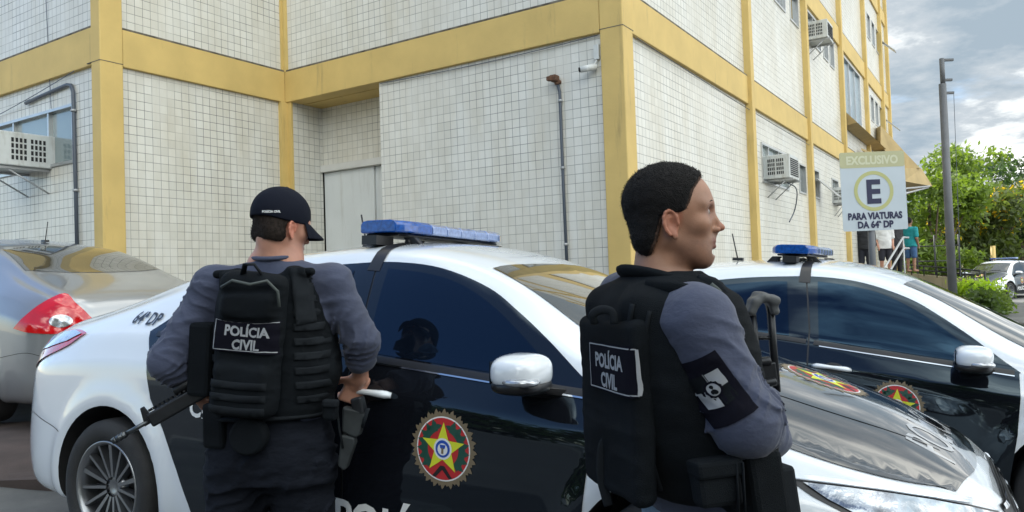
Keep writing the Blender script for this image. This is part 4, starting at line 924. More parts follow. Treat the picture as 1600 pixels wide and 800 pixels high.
# tall pole
PY = 14.0; b_ = at(1489, 465, PY)
pl = empty('utility_pole', V((b_.x, PY, gz(b_.x, PY))), label='tall bare grey pole with three short arms at its top', cat='pole')
mb = MB(); mb.tube([V((b_.x, PY, -.2)), V((b_.x-.0, PY, 4.55))], [.078, .062], 18); mb.build('shaft', MT['polemat'], pl)
mb = MB(); mb.tube([V((b_.x+.01, PY, 4.55)), V((b_.x+.01, PY, 5.02))], .042, 12); mb.build('top_shaft', MT['polemat'], pl)
for z_, l_ in ((4.99, .20), (4.62, .16), (4.38, .18)):
    mb = MB(); mb.cbox((b_.x+l_/2+.02, PY, z_), l_, .05, .045); mb.build('arm', MT['polemat'], pl, bevel=.005)
mb = MB(); mb.tube([V((b_.x+.2, PY, 4.37)), V((b_.x+.16, PY, 1.0))], .005, 5); mb.build('wire', MT['pipe'], pl)
# ramp with railing, stairs and their handrails
rp = empty('entrance_ramp', (12.4, 24, 0), label='beige ramp wall with a dark metal railing beside the entrance', cat='ramp')
a_, b_ = V((tp(1405, 24.5), 24.5, 0)), V((tp(1530, 21), 21, 0))
mb = MB(); mb.prism([V((a_.x, a_.y, -.3)), V((b_.x, b_.y, -.3)), V((b_.x, b_.y, .76)), V((a_.x, a_.y, 1.02))], V((.12, .25, 0))*1.0); mb.build('wall', MT['beige'], rp, bevel=.01)
mb = MB(); mb.prism([V((a_.x, a_.y, .985))+V((.13, .26, 0)), V((b_.x, b_.y, .72))+V((.13, .26, 0)), V((b_.x+2, b_.y+4, .72)), V((a_.x+.8, a_.y+5, 1.0)), V((a_.x-3, a_.y+5, 1.0)), V((a_.x-2, a_.y+1, 1.0))], V((0, 0, -.6))); mb.build('platform', MT['ground'], rp)
mb = MB(); mb.box(V((9.2, 22.2, -.2)), V((2.1, 0, 0)), V((.2, 3, 0)), V((0, 0, 1.18))); mb.build('landing', MT['ground'], rp)
rail = empty('railing', a_, label='dark metal railing on top of the beige ramp wall', cat='railing')
up = lambda p, z: V((p.x, p.y, z))
for z_ in (.26, .13):
    mb = MB(); mb.tube([up(a_, 1.02+z_), up(b_, .76+z_)], .022, 8); mb.build('rail', MT['blackmetal'], rail)
for k in range(7):
    p = a_.lerp(b_, k/6); zz_ = 1.02-.26*k/6; mb = MB(); mb.tube([up(p, zz_-.05), up(p, zz_+.26)], .018, 8); mb.build('post', MT['blackmetal'], rail)
mb = MB(); mb.tube([up(b_+V((.05, -.12, 0)), -.2), up(b_+V((.05, -.12, 0)), 1.0)], .03, 8); mb.build('post', MT['blackmetal'], rail)
r2 = empty('railing', at(1435, 420, 28), label='thin upright railing behind the person in teal', cat='railing')
for px_ in (1434, 1462, 1500): mb = MB(); q = at(px_, 420, 28); mb.tube([up(q, .2), up(q, 2.3)], .03, 8); mb.build('post', MT['blackmetal'], r2)
for z_ in (1.35, 1.9): mb = MB(); mb.tube([up(at(1434, 420, 28), z_), up(at(1500, 420, 28), z_)], .02, 8); mb.build('rail', MT['blackmetal'], r2)
for (p0, p1, Y0, Y1, lb) in (((1374, 432), (1411, 371), 19.5, 21, 'steel stair handrail nearest the sign post, upper of the pair'), ((1384, 434), (1412, 388), 19.6, 21, 'steel stair handrail nearest the sign post, lower of the pair'), ((1313, 395), (1336, 374), 19.6, 20.5, 'short steel handrail against the tiled wall left of the sign post')):
    mb = MB(); A1, B1_ = at(*p0, Y0), at(*p1, Y1); mb.tube([A1+(A1-B1_)*.25, A1, B1_, B1_+V((.3, .3, 0))], .028, 8); mb.tube([B1_, V((B1_.x, B1_.y, .2))], .02, 8); tag(mb.build('handrail', MT['galv'], None), lb, 'handrail')
for k in range(5): mb = MB(); mb.box(V((8.6, 19.6+k*.34, -.3)), V((1.65, 0, 0)), V((0, .345+(0 if k < 4 else 1.2), 0)), V((0, 0, .45+k*.2))); mb.build('step', MT['ground'], rp)
# entrance wall block and a low wall far away
mb = MB(); mb.box(V((19.5, 38, -.3)), V((9, 3, 0)), V((.1, .3, 0)), V((0, 0, 1.6))); tag(mb.build('garden_wall', MT['beige'], None, bevel=.01), 'low beige wall under the trees behind the distant patrol cars', 'wall')
mb = MB(); q = at(1553, 420, 31); mb.tube([up(q, -.2), up(q, 1.9)], .09, 12); tag(mb.build('post', MT['yellow'], None), 'short yellow post under the blossoming tree', 'post')
# planting
def bush(px, Y, rx, rz, lm, seed, label, n=2500, size=.07, zc=None):
    x = at(px, 430, Y).x; z = gz(x, Y) if zc is None else zc
    T = empty('bush', (x, Y, z), label=label, cat='bush'); g = random.Random(seed)
    bl = [(x+g.uniform(-.6, .6)*rx, Y+g.uniform(-.5, .5)*rx, z+rz*g.uniform(.35, .8), rx*.5, rx*.5, rz*.45) for _ in range(6)]
    link('foliage', leaves(bl, n, size, seed, .3), LM[lm], T)
    mb = MB()
    for b in bl: mb.tube([(x, Y, z), b[:3]], [.03, .01], 5)
    mb.build('stem', bark, T)
bush(1528, 19.5, .55, .75, 'lime', 3, 'yellow green bush at the end of the ramp wall')
bush(1548, 18.5, .45, .35, 'bright', 4, 'low green bush in front of the yellow green one')
bush(1512, 18.2, .6, .45, 'mid', 9, 'mid green shrub below the yellow green bush', 2500)
def fern(px, py, Y, n, ln, seed, label):
    x = at(px, py, Y).x; z = gz(x, Y)+.1; T = empty('palm_plant', (x, Y, z), label=label, cat='plant', group='arching plants by the ramp'); g = random.Random(seed)
    for k in range(n):
        a = 2*PI*k/n+g.uniform(-.3, .3); mb = MB(); d = V((math.cos(a), math.sin(a), 0)); pts = [V((x, Y, z))+d*ln*t*(.9)+ZV*(ln*(1.5*t-1.35*t*t)) for t in [i/7 for i in range(8)]]
        sd_ = V((-d.y, d.x, 0))
        for i in range(7):
            w0, w1 = .045*math.sin(PI*(i+.4)/8), .045*math.sin(PI*(i+1.4)/8); mb.face([pts[i]-sd_*w0, pts[i]+sd_*w0, pts[i+1]+sd_*w1, pts[i+1]-sd_*w1], smooth=True)
        mb.build('leaf', LM['bright'], T, recalc=False)
fern(1483, 460, 17.5, 14, .75, 1, 'arching leafy plant just behind the tall pole'); fern(1497, 465, 16.5, 12, .6, 2, 'smaller arching plant between the pole and the bushes')
# ------------------------------------------------------------------ people: surfaces sculpted as smooth unions, meshed with surface nets
def vnoise(X, Y, Z, seed=0):
    def h(i, j, k):
        n = (i*374761393+j*668265263+k*2147483647+seed*1274126177) & 0x7fffffff
        n = ((n ^ (n >> 13))*1274126177) & 0x7fffffff
        return ((n ^ (n >> 16)) & 0xffff)/65535.0
    xi, yi, zi = (np.floor(q).astype(np.int64) for q in (X, Y, Z)); fx, fy, fz = X-xi, Y-yi, Z-zi
    s = lambda t: t*t*(3-2*t); fx, fy, fz = s(fx), s(fy), s(fz); r = 0
    for a in (0, 1):
        for b in (0, 1):
            for c in (0, 1):
                r = r+h(xi+a, yi+b, zi+c)*(fx if a else 1-fx)*(fy if b else 1-fy)*(fz if c else 1-fz)
    return r*2-1
class Sculpt:
    def __init__(s, ax, ay, az):
        s.ax, s.ay, s.az = (np.asarray(a, np.float32) for a in (ax, ay, az))
        s.X, s.Y, s.Z = s.ax[:, None, None], s.ay[None, :, None], s.az[None, None, :]; s.F = np.full((len(s.ax), len(s.ay), len(s.az)), 9.0, np.float32)
    @staticmethod
    def grid(lo, hi, h): return np.arange(lo, hi+h, h)
    def cut(s, lo, hi, m=.055):
        """the part of the grid a primitive can touch"""
        r = []
        for a, l_, h_ in zip((s.ax, s.ay, s.az), lo, hi): r.append(slice(max(0, int(np.searchsorted(a, l_-m))-1), int(np.searchsorted(a, h_+m))+1))
        return tuple(r), s.ax[r[0]][:, None, None], s.ay[r[1]][None, :, None], s.az[r[2]][None, None, :]
    def cap(s, a, b, ra, rb):
        a, b = [float(q) for q in a], [float(q) for q in b]; R_ = max(ra, rb)
        sl, X, Y, Z = s.cut([min(p, q)-R_ for p, q in zip(a, b)], [max(p, q)+R_ for p, q in zip(a, b)])
        d = [q-p for p, q in zip(a, b)]; L2 = max(sum(q*q for q in d), 1e-9)
        t = np.clip(((X-a[0])*d[0]+(Y-a[1])*d[1]+(Z-a[2])*d[2])/L2, 0, 1)
        return sl, np.sqrt((X-a[0]-d[0]*t)**2+(Y-a[1]-d[1]*t)**2+(Z-a[2]-d[2]*t)**2)-(ra+(rb-ra)*t)
    def loc(s, c, R_, fr=None):
        c = [float(q) for q in c]; sl, X, Y, Z = s.cut([q-R_ for q in c], [q+R_ for q in c]); x, y, z = X-c[0], Y-c[1], Z-c[2]
        if fr is None: return sl, x, y, z
        return (sl,)+tuple(x*float(f[0])+y*float(f[1])+z*float(f[2]) for f in fr)
    def ell(s, c, r, fr=None):
        sl, x, y, z = s.loc(c, max(r), fr); k0 = np.sqrt((x/r[0])**2+(y/r[1])**2+(z/r[2])**2); k1 = np.sqrt((x/r[0]**2)**2+(y/r[1]**2)**2+(z/r[2]**2)**2)+1e-6
        return sl, k0*(k0-1)/k1
    def box(s, c, h, r, fr=None):
        sl, x, y, z = s.loc(c, math.sqrt(h[0]**2+h[1]**2+h[2]**2), fr); qx, qy, qz = abs(x)-h[0]+r, abs(y)-h[1]+r, abs(z)-h[2]+r
        return sl, np.sqrt(np.maximum(qx, 0)**2+np.maximum(qy, 0)**2+np.maximum(qz, 0)**2)+np.minimum(np.maximum(qx, np.maximum(qy, qz)), 0)-r
    def loft(s, tab, fr, sq=2.0):
        """tab rows: z, cx, cy, half depth a (along fr[0]), half width b (along fr[1]); a closed tapering trunk"""
        t = np.array(tab, float); t = t[np.argsort(t[:, 0])]; R_ = float(t[:, 3:].max())
        sl, X, Y, Z = s.cut((t[:, 1].min()-R_, t[:, 2].min()-R_, t[0, 0]), (t[:, 1].max()+R_, t[:, 2].max()+R_, t[-1, 0]))
        z = np.clip(Z.ravel(), t[0, 0], t[-1, 0]); g = [pchip(t[:, 0], t[:, i], z).astype(np.float32)[None, None, :] for i in (1, 2, 3, 4)]
        x, y = X-g[0], Y-g[1]; u = x*float(fr[0][0])+y*float(fr[0][1]); v = x*float(fr[1][0])+y*float(fr[1][1])
        k = (abs(u/g[2])**sq+abs(v/g[3])**sq)**(1/sq); d = (k-1)*np.minimum(g[2], g[3])*(.9)
        dz = np.maximum(t[0, 0]-Z, Z-t[-1, 0]); return sl, np.where(dz > 0, np.sqrt(np.maximum(d, 0)**2+dz**2), np.maximum(d, dz)).astype(np.float32)
    def add(s, sd, k=.01):
        sl, d = sd; F = s.F[sl]
        if F.size == 0: return s
        if k <= 0: s.F[sl] = np.minimum(F, d); return s
        h = np.maximum(k-abs(F-d), 0)/k; s.F[sl] = np.minimum(F, d)-h*h*k*.25; return s
    def sub(s, sd, k=.005):
        sl, d = sd; F = s.F[sl]
        if F.size == 0: return s
        d = -d; h = np.maximum(k-abs(F-d), 0)/k; s.F[sl] = np.maximum(F, d)+h*h*k*.25; return s
    def fold(s, amp, sx, sy, sz, seed, mask=None, ridge=True, band=.03):
        m = abs(s.F) < band
        if mask is not None: m &= mask
        i_, j_, k_ = np.nonzero(m); x, y, z = s.ax[i_], s.ay[j_], s.az[k_]; wx = vnoise(x*4, y*4, z*4, seed+5)*.6
        n = vnoise(x*sx+wx, y*sy+wx, z*sz+wx, seed); n2 = vnoise(x*sx*2.1+wx*2, y*sy*2.1, z*sz*2.1+wx, seed+1)
        q = (1-abs(n)*2)+.4*(1-abs(n2)*2) if ridge else n+.5*n2
        s.F[m] -= (amp*q).astype(np.float32); return s
    def creases(s, a, b, rad, amp, freq, seed, slant=.5, near_b=.6):
        """cloth creases that run round a limb from a to b"""
        a, b = [float(q) for q in a], [float(q) for q in b]; sl, X, Y, Z = s.cut([min(p, q)-rad for p, q in zip(a, b)], [max(p, q)+rad for p, q in zip(a, b)], .02)
        F = s.F[sl]; i_, j_, k_ = np.nonzero(abs(F) < .03); x, y, z = X.ravel()[i_], Y.ravel()[j_], Z.ravel()[k_]
        d = np.array(b)-np.array(a); L_ = np.linalg.norm(d); d = d/L_; t = (x-a[0])*d[0]+(y-a[1])*d[1]+(z-a[2])*d[2]
        r = np.sqrt(np.maximum((x-a[0])**2+(y-a[1])**2+(z-a[2])**2-t*t, 0)); e = np.cross(d, (0, 0, 1) if abs(d[2]) < .9 else (0, 1, 0)); e /= np.linalg.norm(e); v = (x-a[0])*e[0]+(y-a[1])*e[1]+(z-a[2])*e[2]
        ph = t*freq+v*freq*slant+1.3*vnoise(x*7, y*7, z*7, seed)+.5*vnoise(x*17, y*17, z*17, seed+3)
        q = (1-abs(np.sin(PI*ph)))**1.6; m = np.clip(vnoise(x*9, y*9, z*9, seed+9)+.55, 0, 1)*np.clip((t+.03)/.05, 0, 1)*np.clip((L_+.04-t)/.05, 0, 1)*np.clip((rad*1.35-r)/.02, 0, 1)*(1-near_b+near_b*np.clip(t/L_, 0, 1))
        F[i_, j_, k_] -= (amp*(q-.25)*m*1.6).astype(np.float32); s.F[sl] = F; return s
    def mesh(s, name, M_=None):
        F = s.F; nx, ny, nz = F.shape; S = F < 0
        c = np.zeros((nx-1, ny-1, nz-1), np.int8)
        for a in (0, 1):
            for b in (0, 1):
                for d in (0, 1): c += S[a:nx-1+a, b:ny-1+b, d:nz-1+d]
        act = (c > 0) & (c < 8); idx = np.argwhere(act); ids = np.full(act.shape, -1, np.int64); ids[act] = np.arange(len(idx))
        ax = (s.ax, s.ay, s.az); acc = np.zeros((len(idx), 3)); cnt = np.zeros(len(idx))
        I, J, K = idx.T
        for e in range(3):
            o1, o2 = [q for q in range(3) if q != e]
            for u in (0, 1):
                for v in (0, 1):
                    off = [0, 0, 0]; off[o1] = u; off[o2] = v; off2 = list(off); off2[e] = 1
                    f0 = F[I+off[0], J+off[1], K+off[2]]; f1 = F[I+off2[0], J+off2[1], K+off2[2]]; m = (f0 < 0) != (f1 < 0)
                    t = f0[m]/(f0[m]-f1[m]); P = np.zeros((m.sum(), 3)); II = (I, J, K)
                    for q in range(3):
                        base = II[q][m]+off[q]; lo = ax[q][base]
                        P[:, q] = lo+(t*(ax[q][np.minimum(base+1, len(ax[q])-1)]-lo) if q == e else 0)
                    acc[m] += P; cnt[m] += 1
        co = acc/cnt[:, None]; faces = []
        for e in range(3):
            o1, o2 = [(1, 2), (2, 0), (0, 1)][e]; sl0 = [slice(None)]*3; sl1 = [slice(None)]*3; sl0[e] = slice(0, -1); sl1[e] = slice(1, None)
            A = S[tuple(sl0)]; B = S[tuple(sl1)]; ch = A != B; E_ = np.argwhere(ch)
            ok = (E_[:, o1] > 0) & (E_[:, o2] > 0) & (E_[:, o1] < F.shape[o1]-1) & (E_[:, o2] < F.shape[o2]-1); E_ = E_[ok]
            d1 = np.zeros(3, int); d1[o1] = 1; d2 = np.zeros(3, int); d2[o2] = 1
            q = [ids[tuple((E_-a).T)] for a in (d1+d2, d2, 0*d1, d1)]
            Q = np.stack(q, 1); fl = ~A[tuple(E_.T)]; Q[fl] = Q[fl][:, ::-1]; faces.append(Q)
        Q = np.concatenate(faces)
        me = bpy.data.meshes.new(name); me.vertices.add(len(co))
        if M_ is not None: Mn = np.array(M_); co = co@Mn[:3, :3].T+Mn[:3, 3]
        me.vertices.foreach_set('co', co.astype(np.float32).ravel()); me.loops.add(Q.size); me.loops.foreach_set('vertex_index', Q.ravel()); me.polygons.add(len(Q)); me.polygons.foreach_set('loop_start', np.arange(len(Q))*4); me.polygons.foreach_set('loop_total', np.full(len(Q), 4)); me.polygons.foreach_set('use_smooth', [True]*len(Q)); me.update(); me.validate()
        return me
G = Sculpt.grid
def skin(name, c, var=.16):
    m = mat(name, c, .46, var=var, vscale=17, bump=.12, bscale=420, spec=.4); b = m.node_tree.nodes['Principled BSDF']; b.inputs['Subsurface Weight'].default_value = .12; b.inputs['Subsurface Radius'].default_value = (.012, .005, .003)
    t = m.node_tree; at_ = t.nodes.new('ShaderNodeAttribute'); at_.attribute_name = 'tone'; v_ = t.nodes.new('ShaderNodeVectorMath'); v_.operation = 'MULTIPLY'
    t.links.new(b.inputs['Base Color'].links[0].from_socket, v_.inputs[0]); t.links.new(at_.outputs['Color'], v_.inputs[1]); t.links.new(v_.outputs[0], b.inputs['Base Color']); return m
def skin_tone(me, o, fr, sc, beard=.75):
    """colouring of the skin: beard shadow, lips, ears, darker eye sockets"""
    co = np.empty(len(me.vertices)*3, np.float32); me.vertices.foreach_get('co', co); co = co.reshape(-1, 3)-np.array(o, np.float32)
    x, y, z = (co@np.array(f, np.float32)/sc for f in fr); c = np.ones((len(co), 4), np.float32)
    S = lambda v, a, b: np.clip((v-a)/(b-a), 0, 1)
    def mul(w_, col):
        for k in range(3): c[:, k] *= 1-w_*(1-col[k])
    n = vnoise(x*45, y*45, z*45, 7)*.5+.5; n2 = vnoise(x*160, y*160, z*160, 9)*.5+.5
    jaw = S(z, -.020, -.045)*S(z, -.125, -.100)*S(x, -.015, .015); ms = S(x, .072, .085)*S(z, -.024, -.032)*S(z, -.10, -.08)
    mul(np.clip(np.maximum(jaw, ms), 0, 1)*(.6+.6*n2*n), (beard, beard*.98, beard*1.02))
    mul(S(abs(y), .026, .020)*S(x, .074, .080)*S(z, -.036, -.041)*S(z, -.066, -.061), (.72, .48, .50))
    mul(S(abs(y), .062, .070)*S(abs(x+.004), .028, .020)*S(abs(z), .036, .030), (1.05, .80, .76))
    mul(S(np.sqrt((x-.082)**2+(abs(y)-.031)**2+(z-.020)**2), .026, .016), (.78, .74, .76))
    mul(S(x, .098, .108)*S(abs(z+.014), .016, .006), (1.05, .86, .84)); mul(n*.35, (.86, .80, .78))
    a = me.color_attributes.new('tone', 'FLOAT_COLOR', 'POINT'); a.data.foreach_set('color', c.ravel())
def strands(name, me, M_, n, ln, m, parent, seed, keep=None, wd=.0011):
    """short hairs standing on a hair form, growing back and down"""
    g = np.random.default_rng(seed); nv = len(me.vertices); co = np.empty(nv*3, np.float32); me.vertices.foreach_get('co', co); co = co.reshape(-1, 3); no = np.array([v.normal[:] for v in me.vertices])
    Mi = np.array(M_.inverted()); lc = co@Mi[:3, :3].T+Mi[:3, 3]; ok = np.ones(nv, bool) if keep is None else keep(lc); idx = np.nonzero(ok)[0]; idx = g.choice(idx, n)
    p = co[idx]+g.normal(size=(n, 3))*.0012; d = no[idx]+g.normal(size=(n, 3))*.55; d /= np.linalg.norm(d, axis=1)[:, None]; s_ = np.cross(d, g.normal(size=(n, 3))); s_ /= np.linalg.norm(s_, axis=1)[:, None]
    L_ = ln*(.5+g.random((n, 1))); v = np.stack([p-s_*wd, p+s_*wd, p+d*L_], 1).reshape(-1, 3)
    o_ = bpy.data.meshes.new(name); o_.vertices.add(n*3); o_.vertices.foreach_set('co', v.astype(np.float32).ravel()); o_.loops.add(n*3); o_.loops.foreach_set('vertex_index', np.arange(n*3)); o_.polygons.add(n); o_.polygons.foreach_set('loop_start', np.arange(n)*3); o_.polygons.foreach_set('loop_total', np.full(n, 3)); o_.update()
    return tag(link(name, o_, m, parent), kind='stuff')
CM = dict(
 skin_a=skin('light_skin', (.46, .235, .165)), skin_b=skin('brown_skin', (.32, .168, .108)),
 shirt=mat('slate_uniform_cloth', (.040, .049, .088), .85, var=.14, vscale=6, bump=.25, bscale=45, bstretch=(1, 1, 1.5), sheen=.12),
 vest=mat('black_vest_cordura', (.0065, .0085, .011), .8, var=.3, vscale=7, bump=.5, bscale=500, spec=.1),
 strap=mat('black_webbing', (.013, .016, .020), .75, bump=.5, bscale=900, spec=.12), trousers=mat('dark_navy_trousers', (.009, .011, .017), .88, var=.2, vscale=5, bump=.9, bscale=16, bstretch=(1, 1, 2), spec=.12),
 denim=mat('pale_denim', (.14, .21, .29), .85, var=.15, vscale=30, bump=.3, bscale=500), cap=mat('navy_cap_cloth', (.006, .008, .016), .8, bump=.35, bscale=700, spec=.12),
 hair=mat('black_hair', (.008, .007, .007), .75, var=.5, vscale=60, bump=.6, bscale=330, spec=.2), hairfade=mat('short_faded_hair', (.062, .038, .029), .85, var=.6, vscale=160, bump=.4, bscale=500, spec=.2), hairdark=mat('short_dark_brown_hair', (.022, .016, .013), .8, var=.5, vscale=110, bump=.5, bscale=420, spec=.2),
 gun=mat('gun_metal', (.018, .02, .024), .38, .5, var=.2, vscale=30), gunlight=mat('worn_gun_steel', (.10, .11, .12), .35, .8), holster=mat('grey_green_holster', (.030, .035, .038), .6, var=.35, vscale=14, spec=.3), olive=mat('olive_strap', (.06, .072, .07), .75, bump=.4, bscale=700),
 badge=mat('patch_grey', (.30, .31, .33), .8, bump=.3, bscale=600), patchblack=mat('patch_black', (.005, .005, .010), .85, bump=.2, bscale=600, spec=.1), eye=mat('eye_white', (.26, .23, .21), .3, coat=.2), iris=mat('iris', (.02, .012, .008), .15, coat=1), lip=mat('lip_skin', (.30, .12, .09), .45))
def frame(az, pitch=0, roll=0):
    """forward, left, up axes"""
    a, p = R(az), R(pitch); f = V((math.sin(a)*math.cos(p), math.cos(a)*math.cos(p), math.sin(p))); l = V((-math.cos(a), math.sin(a), 0)); u = f.cross(l)
    r = R(roll); l2 = l*math.cos(r)+u*math.sin(r); return f, l2, f.cross(l2)
def sculpt_head(s, o, fr, sc=1.0, k=1.0):
    """head, face and neck stub around the ear point o"""
    f, l, u = fr
    P = lambda x, y, z: V(o)+(f*x+l*y+u*z)*sc
    E_ = lambda c, r: s.ell(P(*c), [q*sc for q in r], (f, l, u))
    C_ = lambda a, b, ra, rb: s.cap(P(*a), P(*b), ra*sc, rb*sc)
    s.add(E_((-.014, 0, .048), (.095, .077, .082)), .03); s.add(E_((.022, 0, .035), (.070, .066, .078)), .03)
    s.add(E_((.036, 0, -.020), (.049, .048, .070)), .03)
    for q in (-1, 1): s.add(C_((-.008, q*.049, -.036), (.060, q*.016, -.082), .0165, .0150), .03)
    s.add(C_((.068, -.010, -.086), (.068, .010, -.086), .0155, .0155), .02)         # chin
    s.add(E_((.046, 0, -.056), (.036, .036, .032)), .03)
    for q in (-1, 1):
        s.add(C_((.079, q*.010, .037), (.064, q*.048, .038), .0105, .009), .018)       # brow
        s.add(E_((.056, q*.040, -.006), (.022, .020, .018)), .02)                     # cheek bone
        s.sub(s.ell(P(.092, q*.031, .021), (.017*sc, .017*sc, .012*sc), (f, l, u)), .012)
        s.add(E_((.0665, q*.031, .020), (.0150, .0155, .0130)), .004)                  # lids over the eyeball
    s.add(C_((.083, 0, .030), (.105, 0, -.010), .0060, .0072), .008); s.add(E_((.1075, 0, -.0150), (.0098, .0095, .0078)), .006); s.add(C_((.098, 0, -.023), (.089, 0, -.034), .0045, .005), .007)
    s.add(C_((.078, 0, .024), (.082, 0, -.030), .0145, .0130), .010)
    for q in (-1, 1): s.add(E_((.096, q*.0125, -.0195), (.0095, .0065, .0068)), .004)
    s.add(E_((.078, 0, -.046), (.014, .024, .014)), .012)
    s.add(E_((.074, 0, -.068), (.0165, .024, .016)), .014)
    s.add(C_((.089, -.014, -.0450), (.089, .014, -.0450), .0054, .0054), .004); s.add(C_((.0875, -.012, -.0570), (.0875, .012, -.0570), .0066, .0066), .004)
    s.sub(C_((.098, -.020, -.0508), (.098, .020, -.0508), .0034, .0034), .003); s.sub(C_((.089, -.02, -.069), (.089, .02, -.069), .006, .006), .008)
    for q in (-1, 1):                                                                # ears
        c = P(-.006, q*.073, -.004); ef = (f*.94-l*q*.34).normalized(); ee = (u*.98-f*.16).normalized(); en = ef.cross(ee).normalized(); ef = ee.cross(en).normalized()
        s.add(s.ell(c, (.017*sc, .0075*sc, .029*sc), (ef, en, ee)), .006)
        n = 9; pts = [c+(ef*math.cos(R(a))*-.0165+ee*(math.sin(R(a))*.0285+.001)+l*q*.007)*sc for a in np.linspace(-60, 190, n)]
        for a_, b_ in zip(pts[:-1], pts[1:]): s.add(s.cap(a_, b_, .0038*sc, .0038*sc), .003)
        s.sub(s.ell(c+(ef*.004-ee*.002+l*q*.009)*sc, (.0085*sc, .0065*sc, .014*sc), (ef, en, ee)), .004)
        s.add(s.ell(c+(ef*.003-ee*.028+l*q*.004)*sc, (.0075*sc, .005*sc, .009*sc), (ef, en, ee)), .004)
    return P
def eyes(o, fr, parent, sc=1.0):
    f, l, u = fr
    for q in (-1, 1):
        c = V(o)+(f*.0700+l*q*.031+u*.020)*sc; mb = MB(); mb.lathe([(.0130*math.sin(t), -.0130*math.cos(t)) for t in np.linspace(.01, PI-.01, 12)], 20, c, f, u); e_ = mb.build('eye', CM['eye'], parent)
        mb = MB(); mb.lathe([(0, .01325), (.0055, .0121), (.0060, .0112)], 16, c, f, u); mb.build('iris', CM['iris'], e_)
def hand_sdf(s, wrist, fwd_, palm_n, side_, curl, sc=1.0, thumb=1, spread=.02, wr=.024):
    """palm and five bent fingers; fwd_ = direction of the hand, palm_n = out of the palm, side_ = towards the thumb"""
    F_, N_h, S_ = V(fwd_).normalized(), V(palm_n).normalized(), V(side_).normalized(); w_ = V(wrist)
    s.add(s.cap(w_-F_*.01, w_+F_*.03*sc, wr, .023*sc), .015)
    s.add(s.box(w_+F_*.052*sc, (.046*sc, .040*sc, .0145*sc), .013*sc, (F_, S_, N_h)), .015)
    for k, (off, ln) in enumerate(((.029, .072), (.010, .080), (-.010, .075), (-.028, .060))):
        b = w_+F_*.090*sc+S_*off*sc; d = F_; r = (.0095, .0095, .009, .008)[k]*sc; a = 0; c_ = curl[k] if isinstance(curl, (list, tuple)) else curl
        for j, (q, rr) in enumerate(((.45, 1), (.30, .92), (.25, .82))):
            a += R(c_*(1 if j else .8)); d = (F_*math.cos(a)+N_h*math.sin(a)+S_*spread*(1.5-k)).normalized(); e = b+d*ln*q*sc; s.add(s.cap(b, e, r*rr, r*rr*.9), .004 if j else .008); b = e
    b = w_+F_*.022*sc+S_*.030*sc; d = (F_*.62+S_*.70+N_h*.35*thumb).normalized(); e = b+d*.042*sc; s.add(s.cap(b-d*.012, e, .0145*sc, .0115*sc), .012)
    d2 = (F_*.86+S_*.25+N_h*.44*thumb).normalized(); s.add(s.cap(e, e+d2*.034*sc, .0115*sc, .009*sc), .005)
def nonuni(lo, hi, fine, h, H):
    """coarse grid with fine stretches"""
    out = [lo]; 
    while out[-1] < hi:
        x = out[-1]; st = h if any(a <= x < b for a, b in fine) else H
        nxt = [a for a, b in fine if x < a < x+st]
        out.append(nxt[0] if nxt else x+st)
    return np.array(out)
def box_part(name, c, h, fr, m, parent, bevel=.006, mbx=None):
    mb = MB(); mb.cbox(c, h[0]*2, h[1]*2, h[2]*2, *fr); return mb.build(name, m, parent, bevel=bevel)
def band(name, surf, pts, w_, D, m, parent, off=.003, step=.012, th=None):
    """webbing laid over a surface: polyline seen along D"""
    D, X, Y = basis_for(D); p2 = [(V(p).dot(X), V(p).dot(Y)) for p in pts]; q = strip2(p2, w_); v2, fc = tri_patch(q, step)
    return mesh_from(name, [(*fit_mesh(surf, v2, fc, D*-6, X, Y, D, off), 0)], [m], parent)
def solid(o, t):
    md = o.modifiers.new('thick', 'SOLIDIFY'); md.thickness = t; md.offset = 1; return o
def text_patch(surf, parent, c, X_, Y_, D, w_, h_, lines, size, off=.004, sx=.8):
    """framed name patch: black cloth, grey border and letters, laid on a surface"""
    D = V(D).normalized(); X_, Y_ = V(X_), V(Y_); O = V(c)-D*1.0
    q = [(-w_/2, -h_/2), (w_/2, -h_/2), (w_/2, h_/2), (-w_/2, h_/2)]; v2, fc = tri_patch(q, .012)
    pt = mesh_from('name_patch', [(*fit_mesh(surf, v2, fc, O, X_, Y_, D, off), 0)], [CM['patchblack']], parent)
    i_ = w_/2-.006; j_ = h_/2-.006; brd = []
    for a, b in (((-i_, -j_), (i_, -j_)), ((i_, -j_), (i_, j_)), ((i_, j_), (-i_, j_)), ((-i_, j_), (-i_, -j_))):
        v2, fc = tri_patch(strip2([a, ((a[0]+b[0])/2, (a[1]+b[1])/2), b], .0028), .012); brd.append((*fit_mesh(surf, v2, fc, O, X_, Y_, D, off+.001), 0))
    mesh_from('border', brd, [CM['badge']], pt)
    for (tx, y_) in lines:
        vs, fs = text_mesh(tx, size, bold=.035, sx=sx, align='CENTER'); xs = [v[0] for v in vs]; cx = (min(xs)+max(xs))/2
        mesh_from('lettering', [(*fit_mesh(surf, [(v[0]-cx, v[1]+y_) for v in vs], fs, O, X_, Y_, D, off+.0015), 0)], [CM['badge']], pt)
    return pt

